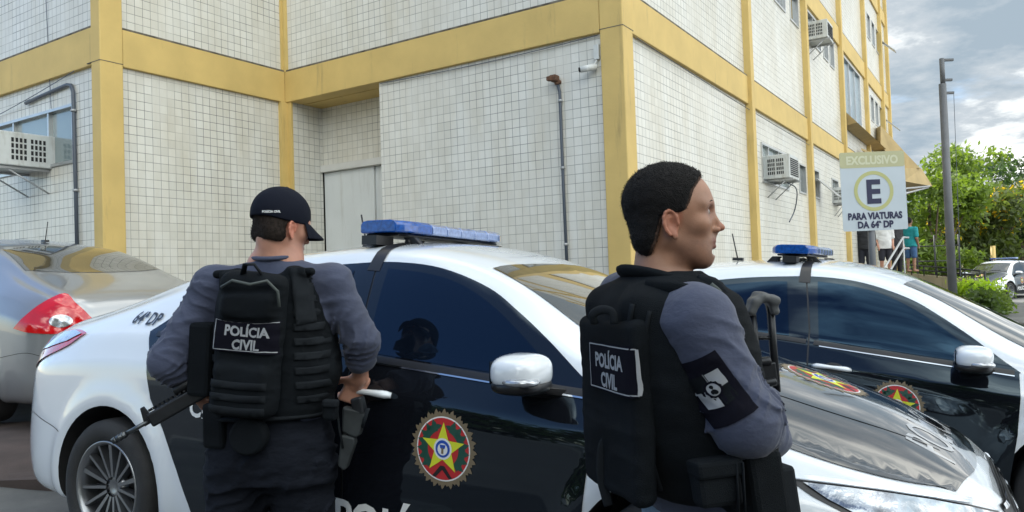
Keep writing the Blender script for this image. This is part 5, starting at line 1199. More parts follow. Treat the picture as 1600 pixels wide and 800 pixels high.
# ================= officer with the cap, seen from behind, leaning on the car
def officer_cap():
    fr = frame(4); f, l, u = fr; Y0 = 2.70
    neck = at(430, 405, Y0); hd = at(440, 360, Y0+.01); hf = frame(42, -14, 0)
    shL, elL, wrL = at(335, 447, Y0), at(265, 566, Y0-.06), at(318, 620, Y0+.04)
    shR, elR, wrR = at(521, 441, Y0-.01), at(566, 532, Y0+.02), at(562, 592, Y0+.12)
    hip = at(423, 690, Y0); g0 = gz(neck.x, 2.7)-.04
    T = empty('person', V((hip.x, hip.y, g0)), label='officer in a black cap seen from behind, hand on the patrol car door handle', cat='person', group='uniformed officers in body armour')
    feet = [V((hip.x-.17, hip.y+.02, g0)), V((hip.x+.15, hip.y+.0, g0))]; knees = [at(362, 838, Y0+.03), at(480, 838, Y0+.03)]; hips = [at(382, 712, Y0), at(466, 712, Y0)]
    # --- body
    hx, hy, hz = hd
    s = Sculpt(nonuni(-1.45, -.42, [(hx-.11, hx+.12), (wrL.x-.03, wrL.x+.11), (wrR.x-.10, wrR.x+.07)], .0033, .012), nonuni(2.35, 3.08, [(hy-.12, hy+.13), (2.72, 2.98)], .0036, .012), nonuni(g0-.01, 1.62, [(hz-.13, 1.6), (wrR.z-.13, wrR.z+.05)], .0033, .012))
    P = sculpt_head(s, hd, hf); 
    s.add(s.cap(P(-.028, 0, -.04), neck-ZV*.03, .056, .060), .03); s.add(s.cap(neck-ZV*.02+l*.05, neck-ZV*.02-l*.05, .05, .05), .04)
    s.add(s.loft([(1.28, neck.x, Y0, .06, .08), (1.22, neck.x, Y0, .08, .17), (1.10, neck.x, Y0, .10, .17), (.95, neck.x, Y0, .095, .15), (.80, neck.x, Y0, .10, .155), (.66, hip.x, Y0, .10, .16)], fr), .03)
    for a, b, c in ((shL, elL, wrL), (shR, elR, wrR)): s.add(s.cap(a, b, .050, .042), .03); s.add(s.cap(b, c, .041, .0265), .015)
    for h, k, ft in zip(hips, knees, feet): s.add(s.cap(h, k, .085, .055), .03); s.add(s.cap(k, ft+ZV*.08, .055, .038), .02); s.add(s.cap(ft+ZV*.05, ft+ZV*.03+f*.16, .04, .03), .03)
    # right hand hangs over the door handle, left hand holds the rifle at the hip
    hand_sdf(s, wrR, at(546, 622, Y0+.165)-wrR, V((-.25, .75, .1)), V((-.55, -.25, .35)), (38, 42, 46, 50), 1.0, wr=.026)
    hand_sdf(s, wrL, at(348, 634, Y0+.02)-wrL, V((.1, -.5, -.75)), V((.1, -.8, .6)), (45, 50, 52, 55), .98, wr=.026)
    body = link('body', s.mesh('body'), CM['skin_a'], T); skin_tone(body.data, hd, hf, 1, .88); eyes(hd, hf, body)
    # --- hair and cap
    s = Sculpt(G(-.12, .14, .0035), G(-.10, .10, .0035), G(-.14, .16, .0035)); I3 = (V((1, 0, 0)), V((0, 1, 0)), V((0, 0, 1))); HM = Matrix(((hf[0].x, hf[1].x, hf[2].x, hx), (hf[0].y, hf[1].y, hf[2].y, hy), (hf[0].z, hf[1].z, hf[2].z, hz), (0, 0, 0, 1)))
    s.add(s.ell((-.014, 0, .046), (.0965, .0785, .083)), 0); s.add(s.cap((-.043, -.028, -.020), (-.043, .028, -.020), .0475, .0475), .03)
    s.sub(s.box((.125, 0, 0), (.12, .2, .3), .01), .01); s.F = np.maximum(s.F, -(s.Z+.052+.9*np.maximum(s.X+.02, 0)*0)); s.sub(s.ell((-.002, .08, -.004), (.026, .03, .036)), .006); s.sub(s.ell((-.002, -.08, -.004), (.026, .03, .036)), .006)
    s.fold(.0012, 90, 90, 60, 3, band=.01)
    hr = link('hair', s.mesh('hair', HM), CM['hairdark'], T); strands('hair_strands', hr.data, HM, 9000, .0026, CM['hairdark'], hr, 4, keep=lambda q: q[:, 2] < .03, wd=.0006)
    s = Sculpt(G(-.14, .20, .0035), G(-.12, .12, .0035), G(-.03, .18, .0035))
    s.add(s.ell((-.014, 0, .050), (.110, .088, .104)), 0); s.sub(s.ell((-.014, 0, .050), (.101, .080, .095)), .002); s.F = np.maximum(s.F, -(s.Z-.022-.14*np.maximum(s.X, 0)))
    s.fold(.0012, 20, 20, 20, 8, ridge=False, band=.01)
    cp = link('cap', s.mesh('cap', HM), CM['cap'], T)
    mb = MB(); n = 14; q = []      # brim
    for i in range(n+1):
        a = -1.15+2.3*i/n; row = []
        for r in (0, .5, 1):
            x = .098*math.cos(a)+r*(.072*math.cos(a*1.05)); y = .080*math.sin(a)*(1+.06*r); z = .040-.030*r-.022*(abs(a)/1.15)**2*r
            row.append(V((x, y, z)))
        q.append(row)
    for dz in (0, -.004):
        for i in range(n):
            for j in range(2): mb.face([HM@(p+V((0, 0, dz))) for p in (q[i][j], q[i+1][j], q[i+1][j+1], q[i][j+1])], smooth=True)
    mb.build('brim', CM['cap'], cp, recalc=False)
    CS = Surf(cp.data)
    tcp = at(424, 332, 2.5); Dc = (tcp-V((0, 0, CAMH))).normalized(); Xc = Dc.cross(ZV).normalized()
    vs, fs = text_mesh('POLÍCIA CIVIL', .0100, bold=.05, sx=.95, align='CENTER')
    mesh_from('lettering', [(*fit_mesh(CS, vs, fs, tcp-Dc*.3, Xc, Xc.cross(Dc).normalized(), Dc, .0012), 0)], [MT['decalwhite']], cp)
    mb = MB(); mb.lathe([(0, .006), (.006, .004), (.008, 0)], 12, HM@V((-.012, 0, .153)), hf[2], hf[0]); mb.build('button', CM['cap'], cp)
    # --- shirt
    s = Sculpt(G(-1.46, -.42, .005), G(2.38, 3.02, .005), G(.70, 1.42, .005))
    s.add(s.loft([(1.335, neck.x, Y0, .060, .070), (1.30, neck.x, Y0, .075, .125), (1.25, neck.x, Y0, .10, .20), (1.15, neck.x, Y0, .125, .195), (1.0, neck.x, Y0, .12, .175), (.85, neck.x, Y0, .12, .18), (.72, hip.x, Y0, .125, .185)], fr), .03)
    for q_, (a, b, c, rc) in enumerate(((shL, elL, wrL, .043), (shR, elR, wrR, .044))):
        c2_ = b.lerp(c, .80 if q_ == 0 else .50); rr_ = (.066, .062, .060) if q_ == 0 else (.065, .056, .054); s.add(s.cap(neck-ZV*.055, a-ZV*.004, .052, .060), .04); s.add(s.cap(a, b, rr_[0], rr_[1]), .04); s.add(s.cap(b, c2_, rr_[2], rc+.004), .03); s.add(s.cap(c2_-(c-b).normalized()*.014, c2_, rc+.007, rc+.006), .006)
        s.sub(s.cap(c2_+(c-b).normalized()*.012, c2_+(c-b).normalized()*.08, .034, .034), .004)
    s.fold(.0045, 6, 6, 13, 11, band=.035)
    for k_, (a, b, c) in enumerate(((shL, elL, wrL), (shR, elR, wrR))):
        s.creases(a, b, .10, .0075, 22, 201+k_, .7); s.creases(b, b.lerp(c, .8 if k_ == 0 else .5), .09, .0070, 34, 211+k_, .3, .2)
        s.creases(a, b, .10, .0050, 13, 221+k_, -1.2, .0)
    sh = link('shirt', s.mesh('shirt'), CM['shirt'], T); SH = Surf(sh.data)
    # collar
    mb = MB(); mb.tube([neck+V((.066*math.cos(t), .066*math.sin(t)+.0, .012+.012*math.sin(t))) for t in np.linspace(-PI*.95, PI*.95, 20)], [.016]*20, 10, flat=.55); mb.build('collar', CM['shirt'], sh)
    # --- trousers
    s = Sculpt(G(-1.24, -.60, .007), G(2.45, 2.98, .007), G(g0, .86, .007))
    s.add(s.loft([(.83, hip.x, Y0, .130, .192), (.74, hip.x, Y0, .140, .205), (.66, hip.x, Y0, .14, .215), (.58, hip.x, Y0, .13, .21)], fr), .03)
    for h, k, ft in zip(hips, knees, feet): s.add(s.cap(h, k, .112, .094), .05); s.add(s.cap(k, ft+ZV*.10, .092, .07), .04)
    s.fold(.005, 7, 7, 12, 21, band=.04)
    for k_, (h, k) in enumerate(zip(hips, knees)): s.creases(h+ZV*.05, k, .14, .009, 11, 261+k_, .8, .2)
    link('trousers', s.mesh('trousers'), CM['trousers'], T)
    for ft in feet:
        mb = MB(); mb.tube([ft+ZV*.11, ft+ZV*.05-f*.01, ft+ZV*.045+f*.08, ft+ZV*.035+f*.19], [.055, .052, .048, .035], 14); mb.cbox(ft+ZV*.012+f*.08, .29, .10, .024, f, l, ZV); mb.build('boot', CM['vest'], T)
    # --- vest
    s = Sculpt(G(-1.22, -.55, .0045), G(2.42, 3.0, .0045), G(.74, 1.40, .0045))
    s.add(s.loft([(1.30, neck.x, Y0, .125, .10), (1.26, neck.x, Y0, .150, .165), (1.18, neck.x, Y0, .165, .185), (1.06, neck.x, Y0, .165, .205), (.95, neck.x+.005, Y0, .16, .212), (.85, hip.x+.01, Y0, .155, .208), (.80, hip.x+.01, Y0, .15, .20)], fr, 2.6), .02)
    for q_ in (-1, 1): s.add(s.box(neck+l*q_*.128-ZV*.048, (.12, .046, .012), .011, fr), .04)
    s.sub(s.cap(neck-f*.3+ZV*.02, neck+f*.3+ZV*.02, .088, .088), .02)
    for a, b in ((shL, elL), (shR, elR)): s.sub(s.cap(a+ZV*.01-(b-a)*.2, b, .085, .075), .02)
    s.fold(.0025, 14, 14, 22, 31, band=.03)
    vt = link('vest', s.mesh('vest'), CM['vest'], T); VS = Surf(vt.data)
    bkp = lambda x, z: neck+l*(-x)-f*.4+ZV*(z-neck.z)       # x to the right of the spine as seen from behind
    for z in np.arange(.87, 1.22, .048):
        for x0, x1 in ((-.19, -.105), (.115, .205)):
            b_ = band('webbing', VS, [bkp(x0, z), bkp((x0+x1)/2, z-.002), bkp(x1, z)], .024, f, CM['strap'], vt, off=.003); solid(b_, .003)
    for x in (-.155, .165):
        b_ = band('shoulder_strap', VS, [bkp(x*.72, 1.335), bkp(x*.80, 1.25), bkp(x*.9, 1.12)], .05, f, CM['strap'], vt, off=.006); solid(b_, .004)
    # --- hydration pack and name patch
    s = Sculpt(G(-1.05, -.66, .004), G(2.36, 2.66, .004), G(.78, 1.32, .004)); pf = frame(4, 0, 6.5)
    pc = at(424, 530, Y0)-f*.185
    s.add(s.box(pc-ZV*.0, (.045, .108, .235), .040, pf), 0); s.add(s.box(pc-f*.030-pf[2]*.145, (.035, .095, .085), .03, pf), .012); s.add(s.box(pc-f*.026+pf[2]*.125, (.035, .092, .045), .026, pf), .010); s.sub(s.cap(pc-f*.055+pf[2]*.175+l*.12, pc-f*.055+pf[2]*.175-l*.12, .010, .010), .012)
    for z in (-.10, -.15, -.20): s.sub(s.cap(pc-f*.078+pf[2]*z+l*.12, pc-f*.078+pf[2]*(z+.006)-l*.12, .007, .007), .01)
    s.fold(.003, 12, 12, 20, 41, band=.03)
    pk = link('back_pack', s.mesh('back_pack'), CM['vest'], vt); PK = Surf(pk.data)
    mb = MB(); mb.tube([pc-f*.06+pf[2]*.19+l*.085, pc-f*.085+pf[2]*.21+l*.04, pc-f*.085+pf[2]*.195-l*.02, pc-f*.075+pf[2]*.205-l*.07, pc-f*.055+pf[2]*.17-l*.10, pc-f*.05+pf[2]*.12-l*.108], .005, 8); mb.build('cord', CM['olive'], pk)
    for z in (-.125, -.165, -.205):
        b_ = band('webbing', PK, [pc+pf[1]*.088+pf[2]*z, pc+pf[2]*(z-.003), pc-pf[1]*.088+pf[2]*z], .022, f, CM['strap'], pk, off=.004); solid(b_, .003)
    mb = MB(); mb.tube([pc-f*.03+pf[2]*.23+l*.03, pc-f*.055+pf[2]*.26+l*.015, pc-f*.055+pf[2]*.26-l*.015, pc-f*.03+pf[2]*.23-l*.03], .010, 8, flat=.5); mb.build('grab_handle', CM['strap'], pk)
    text_patch(PK, pk, at(430, 517, Y0)-f*.3, -pf[1], pf[2], f, .215, .108, (('POLÍCIA', -.001), ('CIVIL', -.043)), .044, off=.012, sx=.88)
    # --- sling across the back and right side
    CB = Surf([vt.data, sh.data])
    for pp in ([(463, 403), (497, 425), (524, 468), (537, 530), (540, 566)], [(352, 402), (349, 450), (352, 520)]):
        b_ = band('sling' if pp[0][0] > 400 else 'shoulder_strap', CB, [at(*V2, Y0) for V2 in spl(pp, 4)], .032, V((0, 1, 0)), CM['strap'], T, off=.010); solid(b_, .004)
    # --- belt with pouches and the drop leg holster
    mb = MB(); n = 36; mb.tube([hip+V((0, 0, .105))+f*.148*math.cos(t)+l*.215*math.sin(t) for t in np.linspace(0, 2*PI, n)], .024, 8, flat=.35, side=(0, 0, 1)); mb.build('belt', CM['strap'], T)
    mb = MB(); pcx = at(390, 681, Y0-.17); mb.tube([pcx-f*.028, pcx-f*.02, pcx+f*.02, pcx+f*.028], [.052, .062, .062, .055], 26); mb.build('round_pouch', CM['vest'], T, bevel=.004)
    box_part('pouch', at(340, 664, Y0-.10), (.03, .042, .075), frame(20), CM['vest'], T, .012); box_part('pouch', at(322, 560, Y0-.06), (.05, .042, .125), frame(10, 0, 4), CM['vest'], T, .014)
    hb = at(552, 655, Y0-.04); hfm = frame(10, 0, -12)
    for nm_, c0, c1, w0, w1 in (('holster', at(556, 638, Y0-.04), at(549, 676, Y0-.04), .043, .033), ('holster_tip', at(547, 680, Y0-.04), at(536, 728, Y0-.04), .027, .017)):
        mb = MB(); dd = (c1-c0).normalized(); xx = dd.cross(f).normalized(); mb.prism([c0-xx*w0-f*.022, c0+xx*w0*.8-f*.022, c0+xx*w0+dd*.02-f*.022, c1+xx*w1-f*.018, c1+xx*w1*.6+dd*.012-f*.018, c1-xx*w1*.9-f*.018], f*.042); mb.build(nm_, CM['holster'], T, bevel=.007)
    box_part('pistol_grip', at(561, 634, Y0-.04), (.022, .02, .03), hfm, CM['gun'], T, .006)
    for p0, p1 in ((at(527, 640, Y0-.05), at(536, 700, Y0-.06)), (at(575, 638, Y0-.05), at(566, 668, Y0-.06))):
        mb = MB(); mb.tube([p0, p0.lerp(p1, .5)-f*.01, p1], .010, 8, flat=.35); mb.build('holster_strap', CM['strap'], T)
    box_part('radio_pouch', at(517, 640, Y0-.11), (.022, .024, .034), frame(4, 0, 5), CM['vest'], T, .010); box_part('radio_flap', at(517, 630, Y0-.125), (.016, .026, .012), frame(4, 0, 5), CM['strap'], T, .006)
    # --- rifle slung at the left hip, muzzle down
    m0, m1 = at(176, 690, 2.60), at(352, 590, 2.66); d = (m1-m0).normalized(); sd = d.cross(ZV).normalized(); up_ = sd.cross(d).normalized(); Lg = (m1-m0).length
    Rf = empty('rifle', m0, label='black rifle slung muzzle down at the left hip of the officer in the cap', cat='rifle')
    A = lambda t, h=0, w_=0: m0+d*t*Lg+up_*h+sd*w_
    mb = MB(); mb.tube([A(0), A(.12)], .0105, 14); [mb.tube([A(t), A(t+.012)], .0125, 14) for t in (.02, .055, .09)]; mb.build('muzzle_brake', CM['gunlight'], Rf)
    mb = MB(); mb.tube([A(.11), A(.32)], .0078, 12); mb.build('barrel', CM['gunlight'], Rf)
    mb = MB(); mb.prism([A(.27, -.01, -.006), A(.36, -.01, -.006), A(.34, .052, -.006), A(.31, .052, -.006)], sd*.012); mb.build('front_sight', CM['gun'], Rf, bevel=.002)
    mb = MB(); mb.box(A(.33, -.026, -.022), d*Lg*.50, up_*.050, sd*.044); mb.build('handguard', CM['gun'], Rf, bevel=.007)
    for k in range(12):
        mb = MB(); mb.box(A(.36+k*.038, .026, -.011), d*Lg*.020, up_*.009, sd*.022); mb.build('rail_tooth', CM['gun'], Rf)
    for k in range(7): mb = MB(); mb.tube([A(.40+k*.058, -.002, -.0235), A(.40+k*.058, -.002, -.0215)], .007, 10); mb.build('vent_hole', MT['decalwhite'] if k > 2 else MT['dark'], Rf)
    mb = MB(); mb.box(A(.83, -.034, -.02), d*.20, up_*.066, sd*.040); mb.build('receiver', CM['gun'], Rf, bevel=.004)
    mb = MB(); mb.prism([A(.86, -.03, -.012), A(1.02, -.03, -.012), A(1.06, -.14, -.012), A(.92, -.16, -.012)], sd*.024); mb.build('magazine', CM['gun'], Rf, bevel=.004)
    mb = MB(); mb.prism([A(1.10, -.03, -.012), A(1.22, -.03, -.012), A(1.36, -.12, -.012), A(1.26, -.13, -.012)], sd*.024); mb.build('grip', CM['gun'], Rf, bevel=.004)
    mb = MB(); mb.tube([A(.60, .045), A(.80, .045)], .017, 16); mb.build('sight', CM['gun'], Rf, bevel=.003)
officer_cap()

# ================= bareheaded officer in profile
def officer_bare():
    fr = frame(72); f, l, u = fr; Y0 = 1.82
    neck = at(1024, 432, Y0); hd = at(1050, 350, Y0); hf = frame(99, 1, 0); hx, hy, hz = hd
    shR, elR, wrR = at(1087, 500, 1.66), at(1166, 658, 1.625), at(1190, 630, 1.85)
    shL = neck+l*.19-ZV*.06+f*.02; elL = at(1190, 680, 2.05); wrL = at(1172, 640, 1.82)
    lean = lambda z: (1.25-z)*.09+.13*max(0, .98-z)                       # the trunk leans back, so the hips are forward
    cx = lambda z, k=0: neck.x+f.x*(.02+lean(z)+k); cy = lambda z, k=0: neck.y+f.y*(.02+lean(z)+k)
    g0 = gz(.4, 1.8)-.03; hip = V((cx(.66), cy(.66), .66))
    T = empty('person', V((hip.x, hip.y, g0)), label='bareheaded dark haired officer in profile, arms crossed over a rifle', cat='person', group='uniformed officers in body armour')
    hips = [hip+l*.09, hip-l*.09]; knees = [hip+l*.11+f*.03-ZV*.40, hip-l*.11+f*.03-ZV*.40]; feet = [V((knees[0].x, knees[0].y, g0)), V((knees[1].x, knees[1].y, g0))]
    s = Sculpt(nonuni(.02, .98, [(hx-.12, hx+.13), (.66, .78)], .0030, .011), nonuni(1.48, 2.26, [(hy-.10, hy+.10)], .0034, .011), nonuni(g0-.01, 1.56, [(hz-.14, 1.55)], .0030, .011))
    P = sculpt_head(s, hd, hf, 1.04)
    s.add(s.cap(P(-.034, 0, -.035), neck-ZV*.02, .049, .056), .035); s.add(s.cap(P(.006, 0, -.07), neck+f*.015, .034, .045), .03)
    s.add(s.loft([(1.24, cx(1.24), cy(1.24), .06, .08), (1.18, cx(1.18), cy(1.18), .085, .17), (1.08, cx(1.08), cy(1.08), .10, .175), (.92, cx(.92), cy(.92), .10, .15), (.76, cx(.76), cy(.76), .105, .155), (.62, cx(.62), cy(.62), .10, .16)], fr), .03)
    for a, b, c in ((shL, elL, wrL), (shR, elR, wrR)): s.add(s.cap(a, b, .052, .044), .03); s.add(s.cap(b, c, .042, .027), .015)
    for h, k, ft in zip(hips, knees, feet): s.add(s.cap(h, k, .085, .055), .03); s.add(s.cap(k, ft+ZV*.08, .055, .038), .02); s.add(s.cap(ft+ZV*.05, ft+ZV*.03+f*.16, .04, .03), .03)
    hand_sdf(s, wrR, l*.9+f*.1-ZV*.2, -f, ZV, (40, 45, 45, 50), .95); hand_sdf(s, wrL, -l*.7-f*.55-ZV*.45, -f+ZV*.2, ZV, (35, 40, 45, 50), .95)
    body = link('body', s.mesh('body'), CM['skin_b'], T); skin_tone(body.data, hd, hf, 1.04, .66); eyes(hd, hf, body, 1.04)
    BS = Surf(body.data)
    # eyebrow strokes
    for q in (-1, 1):
        mb = MB(); pts = [P(.0922-.0037*k, q*(.013+.009*k), .042+.0014*k*(3.2-k)) for k in range(5)]; mb.tube(pts, [.0020, .0040, .0042, .0034, .0012], 8, flat=.75); mb.build('eyebrow', CM['hair'], body)
    # hair: tight curls, faded at temple and nape
    sc = 1.04; HM = Matrix(((hf[0].x*sc, hf[1].x*sc, hf[2].x*sc, hx), (hf[0].y*sc, hf[1].y*sc, hf[2].y*sc, hy), (hf[0].z*sc, hf[1].z*sc, hf[2].z*sc, hz), (0, 0, 0, 1)))
    def hairform(th, low, front):
        s = Sculpt(G(-.14, .11, .0028), G(-.10, .10, .0028), G(-.11, .16, .0028))
        s.add(s.ell((-.012, 0, .052), (.096+th, .079+th, .086+th)), 0); s.add(s.ell((.020, 0, .042), (.074+th, .068+th, .080+th)), .02); s.add(s.cap((-.046, -.03, -.032), (-.046, .03, -.032), .043+th*.5, .043+th*.5), .04)
        # hairline: forehead, temple corner, sideburn, over the ear, nape
        X, Z = s.X, s.Z
        line = np.interp(Z, [-.12, -.075, -.05, -.022, 0, .016, .022, .045, .07, .10, .12, .2], [-.062, -.056, -.047, -.036, -.030, -.024, .026, .036, .045, .066, .076, .078])+front
        s.F = np.maximum(s.F, (X-line)*.8); s.F = np.maximum(s.F, -(Z+low))
        return s
    s = hairform(.0010, .080, .003); s.add(s.box((.018, 0, .018), (.011, .0745, .022), .004), .004) if 0 else None
    hfade = link('hair_fade', s.mesh('hair_fade', HM), CM['hairfade'], T)
    strands('stubble_hair', hfade.data, HM, 9000, .0028, CM['hair'], hfade, 5, wd=.0005)
    s = hairform(.0042, .072, -.003); s.fold(.0008, 90, 90, 90, 51, ridge=False, band=.02); s.fold(.0009, 200, 200, 200, 52, ridge=False, band=.01)
    hr = link('hair', s.mesh('hair', HM), CM['hair'], T); strands('hair_strands', hr.data, HM, 14000, .0026, CM['hair'], hr, 6, wd=.0007)
    # shirt
    s = Sculpt(G(.02, 1.0, .005), G(1.46, 2.30, .005), G(.62, 1.34, .005))
    s.add(s.loft([(1.235, cx(1.235), cy(1.235), .06, .07), (1.20, cx(1.2), cy(1.2), .08, .13), (1.14, cx(1.14), cy(1.14), .11, .19), (1.05, cx(1.05), cy(1.05), .125, .19), (.9, cx(.9), cy(.9), .12, .17), (.64, cx(.64), cy(.64), .125, .18)], fr), .03)
    for a, b, c in ((shL, elL, wrL), (shR, elR, wrR)):
        c2_ = b.lerp(c, .9); s.add(s.cap(a.lerp(neck, .2), a, .058, .066), .04); s.add(s.cap(a, b, .070, .064), .04); s.add(s.cap(b, c2_, .066, .050), .035)
    s.fold(.0040, 6, 6, 11, 61, band=.035)
    for k_, (a, b, c) in enumerate(((shR, elR, wrR), (shL, elL, wrL))):
        s.creases(a, b, .105, .0055, 15, 231+k_, -.9, .3); s.creases(a.lerp(b, .45), b, .10, .0085, 26, 241+k_, .5, .5); s.creases(b, b.lerp(c, .9), .10, .0100, 30, 251+k_, .3, .0)
    sh = link('shirt', s.mesh('shirt'), CM['shirt'], T); SH = Surf(sh.data)
    # vest
    s = Sculpt(G(.0, .86, .0045), G(1.50, 2.20, .0045), G(.52, 1.30, .0045))
    V_ = [(1.25, .085, .085), (1.222, .120, .125), (1.18, .155, .178), (1.11, .172, .195), (1.0, .180, .205), (.88, .170, .20), (.76, .152, .195), (.64, .145, .19), (.54, .145, .185)]
    s.add(s.loft([(z, cx(z), cy(z), a, b) for z, a, b in V_], fr, 2.5), .02)
    for q_ in (-1, 1): s.add(s.cap(neck+l*q_*.10-ZV*.062-f*.09, neck+l*q_*.115-ZV*.085+f*.09, .034, .030), .05)
    s.sub(s.cap(neck+ZV*.035+f*.02, neck+ZV*.20+f*.02, .070, .09), .015)
    s.sub(s.cap(shR-(elR-shR)*.0, shR.lerp(elR, .35)-l*.01, .070, .074), .015)
    s.sub(s.box(V((cx(.60), cy(.60), .58))-f*.20, (.13, .4, .16), .02, fr), .02)
    s.fold(.003, 9, 9, 16, 71, band=.03)
    vt = link('vest', s.mesh('vest'), CM['vest'], T); VS = Surf(vt.data)
    for pp in ([(1018, 482), (1006, 560), (1008, 660), (1030, 760), (1042, 800)], [(990, 470), (982, 520)]):
        b_ = band('seam', VS, [at(*q, 1.5) for q in spl(pp, 4)], .009, V((.15, 1, -.08)), CM['strap'], vt, off=.003); solid(b_, .003)
    # raised collar
    mb = MB(); n = 28; base = neck-ZV*.008+f*.010
    for dz, rr in ((0, 0),):
        ring = [base+f*(.086*math.cos(t))+l*(.082*math.sin(t))+ZV*(-.004-.028*math.cos(t)) for t in np.linspace(0, 2*PI, n)]
        mb.tube(ring, [.019]*n, 12, flat=.62)
    mb.build('collar', CM['vest'], vt)
    # back panel with the name patch, grab handle
    bc = V((cx(1.0), cy(1.0), 1.0))-f*.168
    s = Sculpt(G(.0, .50, .0045), G(1.52, 2.02, .0045), G(.60, 1.24, .0045)); bf = frame(72, 0, 0)
    up2 = (ZV-f*.13).normalized(); bfr = (f, l, up2)
    s.add(s.box(bc-up2*.050+f*.004, (.026, .150, .200), .022, bfr), 0); s.fold(.0025, 10, 10, 16, 81, band=.03)
    bp_ = link('back_panel', s.mesh('back_panel'), CM['vest'], vt); BP = Surf(bp_.data)
    text_patch(BP, bp_, at(946, 573, Y0-.06)-f*.3-l*.03, -l, up2, f, .215, .112, (('POLÍCIA', .000), ('CIVIL', -.044)), .045, off=.008, sx=.84)
    mb = MB(); mb.tube([V(p) for p in spl([at(929, 505, Y0-.10), at(926, 492, Y0-.11), at(940, 484, Y0-.12), at(956, 488, Y0-.13), at(960, 506, Y0-.13)], 4)], .010, 10, flat=.6); mb.build('grab_handle', CM['strap'], bp_)
    # strap ends and side buckles
    for px_, py_ in ((1000, 672), (1006, 728), (1027, 786)):
        c = at(px_, py_, 1.5); D_ = (c-V((0, 0, CAMH))).normalized(); h, n_ = VS.hit(c, D_)
        if h is None: continue
        e1 = n_.cross(ZV).normalized(); e2 = n_.cross(e1)*-1 if n_.cross(e1).z < 0 else n_.cross(e1)
        mb = MB(); mb.tube([h+n_*.006+e1*.020*math.sin(t)*(1-.35*math.cos(t))+e2*.030*math.cos(t) for t in np.linspace(0, 2*PI, 20)], .0042, 8, caps=False); mb.build('buckle', CM['olive'], vt)
        mb = MB(); mb.tube([h+n_*.005+e2*.045, h+n_*.006+e2*.0, h+n_*.005-e2*.04], .009, 8, flat=.3); mb.build('strap_end', CM['strap'], vt)
    mb = MB(); mb.tube([V(p) for p in spl([at(950, 682, Y0-.02), at(941, 700, Y0-.02), at(939, 740, Y0-.02), at(946, 772, Y0-.02), at(951, 790, Y0-.02)], 4)], .0115, 8, flat=.25, side=(0, 1, 0)); mb.build('hanging_strap', CM['strap'], vt)
    # pouches low on the side
    pf = frame(72); sd_ = -l
    box_part('pouch', at(1118, 752, 1.60), (.052, .022, .050), (f, l, up2), CM['vest'], vt, .012); box_part('pouch_flap', at(1118, 730, 1.594), (.055, .026, .018), (f, l, up2), CM['vest'], vt, .008)
    box_part('pouch', at(1196, 775, 1.64), (.042, .025, .10), (f, l, up2), CM['vest'], vt, .012)
    box_part('front_pouch', at(1212, 780, 1.74), (.03, .05, .085), (f, l, up2), CM['strap'], vt, .010)
    for x_ in (1150, 1160):
        mb = MB(); mb.tube([at(x_, 722, 1.585), at(x_+4, 800, 1.585)], .008, 8, flat=.3); mb.build('strap', CM['strap'], vt)
    # front shoulder strap and sling
    mb = MB(); mb.tube([V(p) for p in spl([at(1088, 442, 1.74), at(1118, 452, 1.72), at(1138, 490, 1.72), at(1158, 540, 1.74), at(1178, 585, 1.78)], 4)], .022, 8, flat=.35, side=(.3, 1, 0)); mb.build('sling', CM['strap'], T)
    mb = MB(); mb.tube([V(p) for p in spl([at(1108, 447, 1.715), at(1124, 462, 1.705), at(1134, 488, 1.70)], 4)], .011, 8, flat=.4, side=(.3, 1, 0)); mb.build('strap_keeper', CM['olive'], T)
    mb = MB(); mb.tube([V(p) for p in spl([at(1010, 448, 1.70), at(1060, 452, 1.66), at(1098, 466, 1.67), at(1118, 492, 1.70)], 4)], .017, 8, flat=.45, side=(0, 1, .2)); mb.build('shoulder_strap', CM['vest'], T)
    # arm patch with the flag
    D_ = V((.05, 1, .12)).normalized(); cor = [(1065, 603), (1130, 560), (1196, 650), (1134, 693)]; K = [at(a, b, 1.5) for a, b in cor]
    pa = patch('arm_patch', K, D_, CM['patchblack'], sh, off=.004, step=.012, surf=SH)
    cpt = sum(K, V((0, 0, 0)))/4; ex = (K[2]-K[1]).normalized(); ey = (K[0]-K[1]).normalized(); ey = (ey-ex*ey.dot(ex)).normalized()
    def fl(nm, a0, a1, b0, b1, m, off): return patch(nm, [cpt+ex*a+ey*b for a, b in ((a0, b0), (a1, b0), (a1, b1), (a0, b1))], D_, m, pa, off=off, step=.010, surf=SH)
    fl('flag_field', -.003, .003, -.034, .036, CM['badge'], .0042); cw = .030
    fl('flag_quarter', -.036, 0, 0, .001, CM['badge'], .0045)
    fl('flag_quarter', .000, .034, .002, .032, CM['badge'], .005); fl('flag_quarter', -.034, .000, -.032, -.002, CM['badge'], .005)
    fl('flag_quarter', -.034, 0, .002, .032, CM['vest'], .005); fl('flag_quarter', .0, .034, -.032, -.002, CM['vest'], .005)
    D0, X0, Y0_ = basis_for(D_); O = D0*-6; c2 = V((cpt.dot(X0), cpt.dot(Y0_)))
    rv = ring_poly(.0125, .0165, 24, lambda i: 1+.12*(i % 2)); mesh_from('crest_ring', [(*fit_mesh(SH, [(v[0]+c2.x, v[1]+c2.y) for v in rv[0]], rv[1], O, X0, Y0_, D0, .0065), 0)], [CM['patchblack']], pa)
    dv = disc_poly([(.0122*math.cos(t), .0122*math.sin(t)) for t in np.linspace(0, 2*PI, 20, endpoint=False)]); mesh_from('crest', [(*fit_mesh(SH, [(v[0]+c2.x, v[1]+c2.y) for v in dv[0]], dv[1], O, X0, Y0_, D0, .0060), 0)], [CM['badge']], pa)
